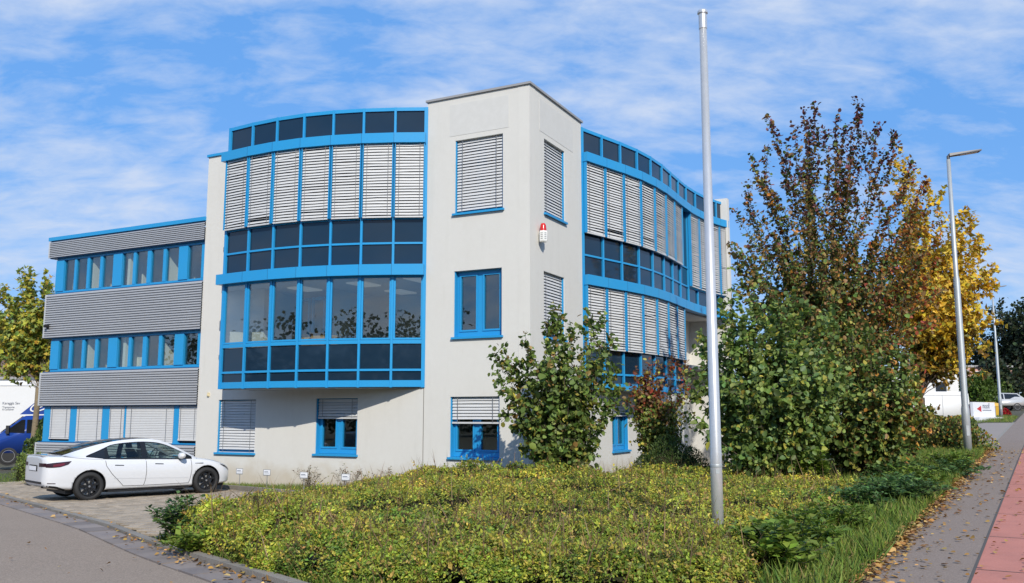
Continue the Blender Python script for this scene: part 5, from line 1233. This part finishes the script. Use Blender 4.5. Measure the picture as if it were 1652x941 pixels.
for x in (.12, -.85):
    for y in (-.38, .38):
        h = MB(); h.hexa([(x - .12, y - .22, .85), (x + .05, y - .22, .85), (x + .05, y + .22, .85), (x - .12, y + .22, .85), (x - .26, y - .17, 1.14), (x - .14, y - .17, 1.14), (x - .14, y + .17, 1.14), (x - .26, y + .17, 1.14)]); h.hexa([(x - .25, y - .11, 1.16), (x - .16, y - .11, 1.16), (x - .16, y + .11, 1.16), (x - .25, y + .11, 1.16), (x - .27, y - .10, 1.31), (x - .19, y - .10, 1.31), (x - .19, y + .10, 1.31), (x - .27, y + .10, 1.31)]); localpart('car_seat', h, M['seat'], car)
h = MB(); h.lathe([(.165, -.012), (.18, 0), (.165, .012)], 20); so = localpart('steering_wheel', h, M['seat'], car); so.matrix_basis = Matrix.Translation((.55, .38, .98)) @ Matrix.Rotation(R(-65), 4, 'Y')
h = MB(); h.box(.75, 1.15, -.7, .7, .84, .945); localpart('dashboard', h, M['seat'], car)
h = MB(); h.box(-1.9, 2.0, -.68, .68, .17, .30); h.box(-1.0, 1.0, -.86, .86, .17, .215); localpart('underbody', h, M['black'], car)
# rear details: number plate, dark recess, bumper lip
def backpatch(name, y0, y1, z0, z1, m, off_):
    G = np.zeros((9, 4, 3))
    for i, y in enumerate(np.linspace(y0, y1, 9)):
        for j, z in enumerate(np.linspace(z0, z1, 4)):
            hth = backhit(y, z); pt = hth[0] if hth[0] else Vector((-2.3, y, z)); G[i, j] = (pt.x - off_, y, z)
    return localpart(name, grid_mb(G), m, car, True)
backpatch('plate_recess', -.30, .30, .70, .84, M['gloss_black'], .006); backpatch('number_plate', -.26, .26, .715, .815, M['plate'], .016)
backpatch('rear_diffuser', -.62, .62, .42, .47, M['black'], .008)
backpatch('taillight', -.74, -.42, .815, .895, M['tail_dark'], .008); backpatch('taillight', .42, .74, .815, .895, M['tail_dark'], .008)
h = MB(); h.add([(-2.31, -.70, 1.048), (-2.31, .70, 1.058), (-2.43, .60, 1.072), (-2.43, -.60, 1.072), (-2.31, -.70, 1.04), (-2.31, .70, 1.04), (-2.425, .60, 1.055), (-2.425, -.60, 1.055)], [(0, 1, 2, 3), (7, 6, 5, 4), (3, 2, 6, 7), (0, 3, 7, 4), (2, 1, 5, 6)]); localpart('boot_spoiler', h, M['car_white'], car)
for x in (-1.4375, 1.4375):
    for s in (-1, 1): wheel(car, x, s * .80, s)

# --- plainer vehicles farther away: side profile with width, windows and wheels
def simple_vehicle(name, loc, head, label, cat, prof, width, paint, wins, wheels, R_, extras=(), tumble=.0, zt=None, group=None):
    root = empty(name, loc, head, label=label, cat=cat, group=group); n = len(prof); mb = MB(); zmax = max(z for _, z in prof)
    zb = zt if zt is not None else zmax
    def yy(z, s): return s * (width / 2 - tumble * max(0, (z - zb)) / max(.01, zmax - zb)) if zmax > zb else s * width / 2
    mb.add([(x, yy(z, -1), z) for x, z in prof] + [(x, yy(z, 1), z) for x, z in prof], [tuple(range(n)), tuple(range(2 * n - 1, n - 1, -1))] + [(i, n + i, n + (i + 1) % n, (i + 1) % n) for i in range(n)])
    bm_ = bmesh.new(); me = mb.mesh('body', paint); bm_.from_mesh(me); bmesh.ops.recalc_face_normals(bm_, faces=bm_.faces[:]); bmesh.ops.bevel(bm_, geom=bm_.edges[:], offset=.04, segments=2, affect='EDGES', clamp_overlap=True); bm_.to_mesh(me); bm_.free(); me.polygons.foreach_set('use_smooth', [True] * len(me.polygons))
    localpart('body', me, None, root)
    for s in (-1, 1):
        for poly in wins:
            h = MB(); q = [(x, yy(z, s) + s * .012, z) for x, z in poly]; h.add(q, [tuple(range(len(q)))[::s]]); localpart('side_window', h, M['dark_glass'], root)
        for x in wheels:
            wheel(root, x, s * (width / 2 - .10), s, R_, 'rim_silver', 6, .22)
            h = MB(); h.lathe([(R_ * 1.12, -.008), (0, -.008)], 24, (x, s * (width / 2 + .006), R_), 'y'); localpart('wheel_arch', h, M['black'], root)
    for nm, vs, fs, m in extras: h = MB(); h.add(vs, fs); localpart(nm, h, m, root)
    return root
def boxpart(nm, x0, x1, y0, y1, z0, z1, m):
    h = MB(); h.box(x0, x1, y0, y1, z0, z1); return (nm, h.v, h.f, m)
M['van_blue'] = mat('van_blue_paint', (.010, .045, .26), .25, coat=.8)
M['van_white'] = mat('van_white_paint', (.72, .72, .71), .35, coat=.4, noise=(1.2, .25, (.66, .66, .64)))
M['silver'] = mat('silver_paint', (.55, .55, .54), .3, metal=.3, coat=.5)
# blue van with a box body, nose to the left
q = at(13, 737, 42.0); hv = math.atan2(-.34, -.94)
nx, ny = math.cos(hv), math.sin(hv); cxv, cyv = q[0] - ny * -.9 * 1, 42.0 + .9
cab = [(.95, .45), (1.0, .85), (.85, 1.02), (.35, 1.30), (-.50, 2.02), (-1.75, 2.06), (-1.75, .42)]
bv = simple_vehicle('blue_van', (cxv, cyv, q[2] - .36), hv, 'dark blue box van with white oval emblem behind the slim tree', 'van', cab, 1.95, M['van_blue'],
    [[(.22, 1.34), (-.42, 1.86), (-.55, 1.86), (-.55, 1.30)], [(-.62, 1.30), (-.62, 1.86), (-1.45, 1.88), (-1.45, 1.30)]], [0.0], .36,
    [('windscreen', [(.37, -.86, 1.33), (.37, .86, 1.33), (-.42, .80, 2.0), (-.42, -.80, 2.0)], [(0, 1, 2, 3)], M['dark_glass'])] and [
     ('windscreen', [(.40, -.86, 1.32), (.40, .86, 1.32), (-.40, .80, 2.0), (-.40, -.80, 2.0)], [(0, 1, 2, 3)], mat('bright_screen', (.10, .12, .13), .03, spec=.9)),
     boxpart('box_body', -5.6, -1.85, -1.05, 1.05, .75, 2.98, M['van_blue']), boxpart('chassis', -5.4, -1.7, -.5, .5, .4, .75, M['black']), boxpart('bumper', .9, 1.06, -.95, .95, .36, .62, M['black'])])
bv.matrix_basis = bv.matrix_basis @ Matrix.Scale(1.1, 4)
h = MB(); h.hexa([(-.32, -.95, 2.08), (-1.83, -.98, 2.09), (-1.83, .98, 2.09), (-.32, .95, 2.08), (-1.15, -.93, 2.86), (-1.83, -.98, 2.96), (-1.83, .98, 2.96), (-1.15, .93, 2.86)]); localpart('wind_deflector', h, M['van_blue'], bv)
h = MB(); h.hexa([(-1.16, -.95, 2.87), (-1.83, -1.0, 2.97), (-1.83, 1.0, 2.97), (-1.16, .95, 2.87), (-1.16, -.95, 2.92), (-1.83, -1.0, 3.02), (-1.83, 1.0, 3.02), (-1.16, .95, 2.92)]); localpart('roof_edge', h, M['van_white'], bv)
h = MB(); seg = 28      # oval emblem ring on the deflector's left side
el = lambda k, a, b: (-1.05 + a * math.cos(k) * .97 + b * math.sin(k) * .24, -.96 if False else .985, 2.42 - a * math.cos(k) * .24 * -1 * -1 + b * math.sin(k) * .97)
ring = []
for k in range(seg):
    t = 2 * math.pi * k / seg
    for a, b in ((.48, .20), (.42, .155)):
        u_, v_ = a * math.cos(t), b * math.sin(t); ring.append((-1.13 + u_ * .90 - v_ * .43, .992, 2.46 - u_ * .43 - v_ * .9))
h.add(ring, [(2 * k, 2 * k + 1, (2 * k + 3) % (2 * seg), (2 * k + 2) % (2 * seg)) for k in range(seg)]); localpart('emblem', h, M['plate'], bv)
h = MB(); 
for a, b, c in ((-.22, .25, .05), (-.15, .28, -.03)):
    h.add([(-1.13 + u_ * .90 - v_ * .43, .992, 2.46 - u_ * .43 - v_ * .9) for u_, v_ in ((a, c - .015), (b, c - .015), (b, c + .015), (a, c + .015))], [(0, 1, 2, 3)])
localpart('emblem_print', h, M['plate'], bv)
for y in (-1.02, 1.02):
    h = MB(); h.box(.02, .14, y - .09, y + .09, 1.28, 1.62); localpart('wing_mirror', h, M['black'], bv)
# white trailer behind
q0, q1 = at(-110, 620, 51), at(110, 620, 51); gz = -.6
Tr = empty('white_trailer', ((q0[0] + q1[0]) / 2, 52.2, gz), label='long white truck trailer behind the blue van', cat='trailer')
L2 = (q1[0] - q0[0]) / 2
h = MB(); h.box(-L2, L2, -1.25, 1.25, 1.1, 4.35); localpart('box_body', h, M['van_white'], Tr)
h = MB(); h.box(-L2, L2, -1.29, -1.25, 4.1, 4.38); localpart('top_rail', h, M['plate'], Tr)
h = MB(); h.box(-L2, L2, -1.29, -1.25, 1.05, 1.2); localpart('side_rail', h, M['grey'], Tr)
for txt, sz, px, py in (('Karaggis Sev', .20, 3, 652.5), ('Transporte', .15, 3, 658.5), ('& Container', .13, 3, 662)):
    o = localpart('lettering', text_mesh(txt, sz, M['text_grey'], .004), None, Tr); g = at(px, py, 50.9); o.matrix_basis = Matrix.Translation((g[0] - Tr.location.x, -1.262, g[2] - gz)) @ Matrix.Rotation(R(90), 4, 'X')
for x in (-2.6, -1.4, -.2):
    wheel(Tr, x, -1.05, -1, .48, 'rim_silver', 6, .28); wheel(Tr, x, 1.05, 1, .48, 'rim_silver', 6, .28)
h = MB(); h.box(-L2 + .3, L2 - .3, -.5, .5, .75, 1.1); localpart('chassis', h, M['black'], Tr)
# white panel van at the driveway
q = at(1580, 678, 58.0); hv = math.atan2(.30, -.95); z0 = H(q[0] - 2, 59)
pv = [(-2.45, .42), (-2.5, 1.1), (-2.42, 2.32), (-2.3, 2.42), (1.9, 2.45), (2.25, 2.36), (2.95, 1.45), (3.75, 1.15), (3.85, .8), (3.8, .42)]
wv = simple_vehicle('white_van', (q[0] - 2.45 * .95 - .3, 58.0 + 2.45 * .30 + .9, z0), hv, 'white panel van partly hidden behind the lamp post', 'van', pv, 1.98, M['van_white'], [], [-1.5, 2.75], .34,
    [boxpart('taillight', -2.52, -2.44, .80, .97, .95, 1.45, M['red']), boxpart('taillight', -2.52, -2.44, -.97, -.80, .95, 1.45, M['red']), boxpart('bumper', -2.58, -2.45, -.95, .95, .38, .62, M['black']), boxpart('door_seam', -.9, -.88, .985, 1.0, .6, 2.2, M['grey']), boxpart('door_seam', -2.3, .8, .985, 1.0, 2.18, 2.2, M['grey'])])
# far cars
z0 = H(45.9, 84); svp = [(-2.2, .45), (-2.25, .95), (-2.0, 1.12), (-1.5, 1.60), (.3, 1.66), (1.05, 1.12), (2.0, .95), (2.2, .7), (2.15, .42)]
simple_vehicle('parked_suv', (45.3, 84.5, z0), math.atan2(.1, -.99), 'silver grey SUV parked behind the far lamp post', 'car', svp, 1.85, M['silver'], [[(-1.85, 1.08), (-1.42, 1.52), (-.3, 1.56), (-.3, 1.08)], [(-.2, 1.08), (-.2, 1.56), (.25, 1.56), (.85, 1.10)]], [-1.35, 1.4], .36, [boxpart('taillight', -2.26, -2.1, -.9, -.6, .85, 1.1, M['red']), boxpart('taillight', -2.26, -2.1, .6, .9, .85, 1.1, M['red'])], tumble=.18, zt=1.05)
z0 = H(52, 95); cp = [(-2.1, .4), (-2.15, .9), (-1.5, 1.0), (-1.0, 1.4), (.2, 1.42), (.95, .98), (1.9, .85), (2.1, .6), (2.05, .4)]
simple_vehicle('parked_car', (51.6, 94, z0), math.atan2(.5, -.86), 'small white car parked farthest down the street', 'car', cp, 1.75, M['van_white'], [[(-1.3, .98), (-.95, 1.33), (.15, 1.35), (.75, .98)]], [-1.3, 1.3], .31, [boxpart('bumper', -2.2, -2.1, -.8, .8, .4, .6, M['black'])], tumble=.2, zt=.95)

# company sign by the driveway
a, b = at(1571, 676, 57.5), at(1606, 672, 60.5); z0 = H(a[0], 58.5) - .02
ang = math.atan2(b[1] - a[1], b[0] - a[0]); Ls = math.dist(a[:2], b[:2])
Sg = empty('company_sign', (a[0], a[1], z0), ang, label='white company sign wall with red arrow at the driveway', cat='sign')
h = MB(); h.box(0, Ls, 0, .16, -.2, 1.38); localpart('panel', h, M['plate'], Sg)
h = MB(); h.box(-.05, Ls * 1.1, -.35, -.06, -.2, .42); localpart('base_wall', h, M['plate'], Sg)
h = MB(); h.add([(Ls * .16, -.006, .95), (Ls * .36, -.006, .74), (Ls * .36, -.006, 1.16)], [(0, 1, 2)]); localpart('arrow', h, M['red'], Sg)
o = localpart('lettering', text_mesh('mosolf', .24 * Ls / 2, M['text_grey'], .003), None, Sg); o.matrix_basis = Matrix.Translation((Ls * .42, -.006, .98)) @ Matrix.Rotation(R(90), 4, 'X')
h = MB(); h.box(Ls * .42, Ls * .82, -.007, -.003, .84, .89); localpart('print', h, M['text_grey'], Sg)
h = MB(); h.box(Ls + .02, Ls + .14, 0, .16, -.2, 1.15); localpart('post', h, M['grey'], Sg)
M['yellow'] = mat('yellow_plastic', (.55, .33, .02), .5)
g = at(1611, 668, 66); Yb = empty('grit_bin', (g[0] - .2, 66.5, H(g[0], 66)), label='yellow and dark grit bin right of the company sign', cat='bin')
h = MB(); h.hexa([(-.3, -.3, 0), (.3, -.3, 0), (.3, .3, 0), (-.3, .3, 0), (-.36, -.36, .75), (.36, -.36, .75), (.36, .36, .75), (-.36, .36, .75)]); localpart('tub', h, M['yellow'], Yb)
h = MB(); h.hexa([(-.38, -.38, .75), (.38, -.38, .75), (.38, .38, .75), (-.38, .38, .75), (-.36, -.30, .95), (.36, -.30, .95), (.36, .38, 1.05), (-.36, .38, 1.05)]); localpart('lid', h, M['yellow'], Yb)
r = np.random.default_rng(60)
g = at(1622, 664, 68); clump('flower_bed', g[0], 68, .36, .3, .42, 400, .10, 'oval', [(.5, .02, .03), (.4, .03, .04), G_M], [4, 2, 1], 'small patch of red flowers right of the second lamp', 'flowers', r)

# ------------------------------------------------------------------ far background
for px, py, Y0, rx, h_, n_, sz, cs, lb in ((1576, 650, 72, 1.5, 3.4, 4200, .2, [(.075, .13, .02), (.10, .16, .025), (.05, .09, .015)], 'rounded bright green conifer hedge behind the company sign'),
        (1600, 650, 91, 2.2, 3.4, 3000, .24, [G_D, G_M, (.05, .08, .02)], 'dark rounded bush behind the silver SUV')):
    g = at(px, py, Y0); clump('round_bush', g[0], Y0, rx, rx, h_, n_, sz, 'oval', cs, [3, 3, 1.5], lb, 'bush', r, noise=.12)
for k, (px, Y0, top, wd, lb) in enumerate(((1640, 100, 490, 3.6, 'tall dark evergreen at the right edge of the street'), (1600, 104, 530, 3.0, 'dark grey green tree behind the second lamp'), (1675, 96, 470, 3.6, 'dark tree cut off by the right picture edge'), (1618, 92, 585, 2.4, 'lower dark green tree behind the parked silver SUV'))):
    b0 = at(px, 660, Y0); b0[2] = H(b0[0], Y0); t1 = at(px, top, Y0)
    tips = ellip((b0[0], Y0, (b0[2] + t1[2]) / 2 + .6), (wd, wd, (t1[2] - b0[2]) / 2), 60, r, .45, b0[2] + .8)
    plant('dark_tree', b0, tips, lb, 'tree', r, .34, 'oval', lambda p, r: pick([(.028, .045, .02), (.04, .06, .026), (.06, .075, .03), (.075, .065, .04)], [3, 3, 1.5, .8], len(p), r), fork=1.0, trunk_r=.2, limb_r=.02, twigs=(2.2, 1.0), leaves_per=9, start=.3, forks=(0, 3), jit=.25)
M['render_white'] = mat('far_render_white', (.70, .69, .66), .9, noise=(.5, .3, (.64, .63, .6)))
M['render_pink'] = mat('far_render_pink', (.62, .36, .29), .9, noise=(.5, .3, (.57, .33, .27)))
M['tile'] = mat('roof_tile', (.16, .10, .075), .9, noise=(2, .6, (.12, .075, .06)), bump=(12, .6, .05))
M['brick'] = mat('far_brick', (.30, .13, .08), .9, noise=(4, .5, (.25, .11, .07)))
def house(name, cx, cy, rz, w_, d_, z0, h_, wallm, label, roof=None, roofm='tile', wins=(), extra=None):
    root = empty(name, (cx, cy, z0), rz, label=label, cat='building')
    h = MB(); h.box(-w_ / 2, w_ / 2, -d_ / 2, d_ / 2, -1, h_); localpart('wall', h, M[wallm], root)
    if roof:
        h = MB(); e = .4; h.add([(-w_ / 2 - e, -d_ / 2 - e, h_ - .15), (w_ / 2 + e, -d_ / 2 - e, h_ - .15), (w_ / 2 + e, 0, h_ + roof), (-w_ / 2 - e, 0, h_ + roof), (w_ / 2 + e, d_ / 2 + e, h_ - .15), (-w_ / 2 - e, d_ / 2 + e, h_ - .15)], [(0, 1, 2, 3), (3, 2, 4, 5), (0, 3, 5), (1, 4, 2)]); localpart('roof', h, M[roofm], root)
    else:
        h = MB(); h.box(-w_ / 2 - .1, w_ / 2 + .1, -d_ / 2 - .1, d_ / 2 + .1, h_, h_ + .2); localpart('roof', h, M['roofcap'], root)
    for x, z, ww, hh in wins:
        W = bpy.data.objects.new('window', None); COL.objects.link(W); W.parent = root; W.matrix_basis = Matrix.Translation((x, -d_ / 2, z))
        h = MB(); h.box(-ww / 2, ww / 2, -.03, .02, 0, hh); localpart('frame', h, M['plate'], W)
        h = MB(); h.box(-ww / 2 + .06, ww / 2 - .06, -.045, -.031, .06, hh - .06); localpart('pane', M and h, M['dark_glass'], W)
    return root
g = at(1500, 600, 84); house('warehouse', g[0] - .6, 88, R(6), 8.5, 7, H(g[0], 88), 6.4, 'render_white', 'white commercial building behind the white van', wins=[(-2.5, 4.2, 1.2, 1.3), (1.5, 4.2, 1.2, 1.3), (-2.5, 1.2, 1.2, 1.3), (1.5, 1.2, 1.2, 1.3)])
g = at(1585, 600, 92); house('apartment_house', g[0] - .3, 97, R(4), 7.5, 8, H(g[0], 97), 6.3, 'render_pink', 'pink rendered building behind the yellow maple', wins=[(-2.5, 4.4, 1.1, 1.5), (0, 4.4, 1.1, 1.5), (2.8, 4.4, 1.1, 1.5), (-2.5, 1.4, 1.1, 1.5), (2.8, 1.4, 1.1, 1.5)])
g = at(45, 610, 72); house('brick_house', g[0] - .8, 76, R(-28), 9.0, 9, -1.2, 5.3, 'brick', 'brick house with brown tiled roof behind the trailer', roof=2.9, wins=[(2.0, 3.2, 1.2, 1.3), (-2, 3.2, 1.2, 1.3)])
g = at(70, 600, 66); house('flat_annex', g[0] + .4, 66, R(0), 5.2, 3, -1.0, 4.6, 'render_white', 'low pale annex between trailer and brick house', wins=[(-1.2, 2.6, 1.0, 1.0)])
g = at(10, 605, 64); house('dark_shed', g[0] - 1.6, 66, R(0), 5.0, 3, -1.0, 5.35, 'roofcap', 'dark flat roofed shed behind the white trailer')
# far wood beyond the street ends
r = np.random.default_rng(70)
def far_wood(x0, x1, y, hmin, hmax, n, label):
    x = r.uniform(x0, x1, n); top = hmin + (hmax - hmin) * (.5 + .5 * np.sin(x * .21 + 1.3) * np.cos(x * .083)); z = r.random(n) ** .8 * top
    P = np.stack([x, y + r.normal(0, 2.5, n), hgt(x, np.full(n, y)) + z], 1)
    tag(link('distant_wood', leaf_mesh('distant_wood', P, r.normal(0, 1, (n, 3)), r.normal(0, .6, (n, 3)) + np.array([0, -.6, .6]), 1.1, pick([(.03, .048, .02), (.05, .07, .025), (.09, .085, .03)], [3, 3, 1], n, r), 'oval', M['leaf'])), label, 'wood', kind='stuff')
far_wood(40, 150, 150, 6, 12, 7000, 'far dark wood closing the street at the right'); far_wood(-110, -30, 120, 5, 9, 6000, 'far dark wood beyond the houses at the left')

def belt(pts, hmin, hmax, n, label):
    P = np.array(pts, float); d = np.concatenate([[0], np.cumsum(np.hypot(*np.diff(P, axis=0).T))]); t = r.uniform(0, d[-1], n); x = np.interp(t, d, P[:, 0]); y = np.interp(t, d, P[:, 1])
    top = hmin + (hmax - hmin) * np.clip(.45 + .35 * np.sin(t * .55 + 1) + .25 * np.sin(t * 1.3 + 2) + .2 * np.sin(t * 2.9), 0, 1); z = r.random(n) ** .75 * top
    Q = np.stack([x + r.normal(0, 1.5, n), y + r.normal(0, 1.5, n), z], 1)
    tag(link('tree_belt', leaf_mesh('tree_belt', Q, r.normal(0, 1, (n, 3)), r.normal(0, .8, (n, 3)) + np.array([0, .3, .6]), .45, pick([(.03, .048, .02), (.05, .07, .025), (.09, .085, .03)], [3, 3, 1], n, r), 'oval', M['leaf'])), label, 'wood', kind='stuff')
belt([(-66, 14), (-58, -14), (-40, -33), (-14, -43), (16, -43), (42, -34), (60, -14)], 6.0, 12.5, 60000, 'belt of trees across the road mirrored in the window panes')
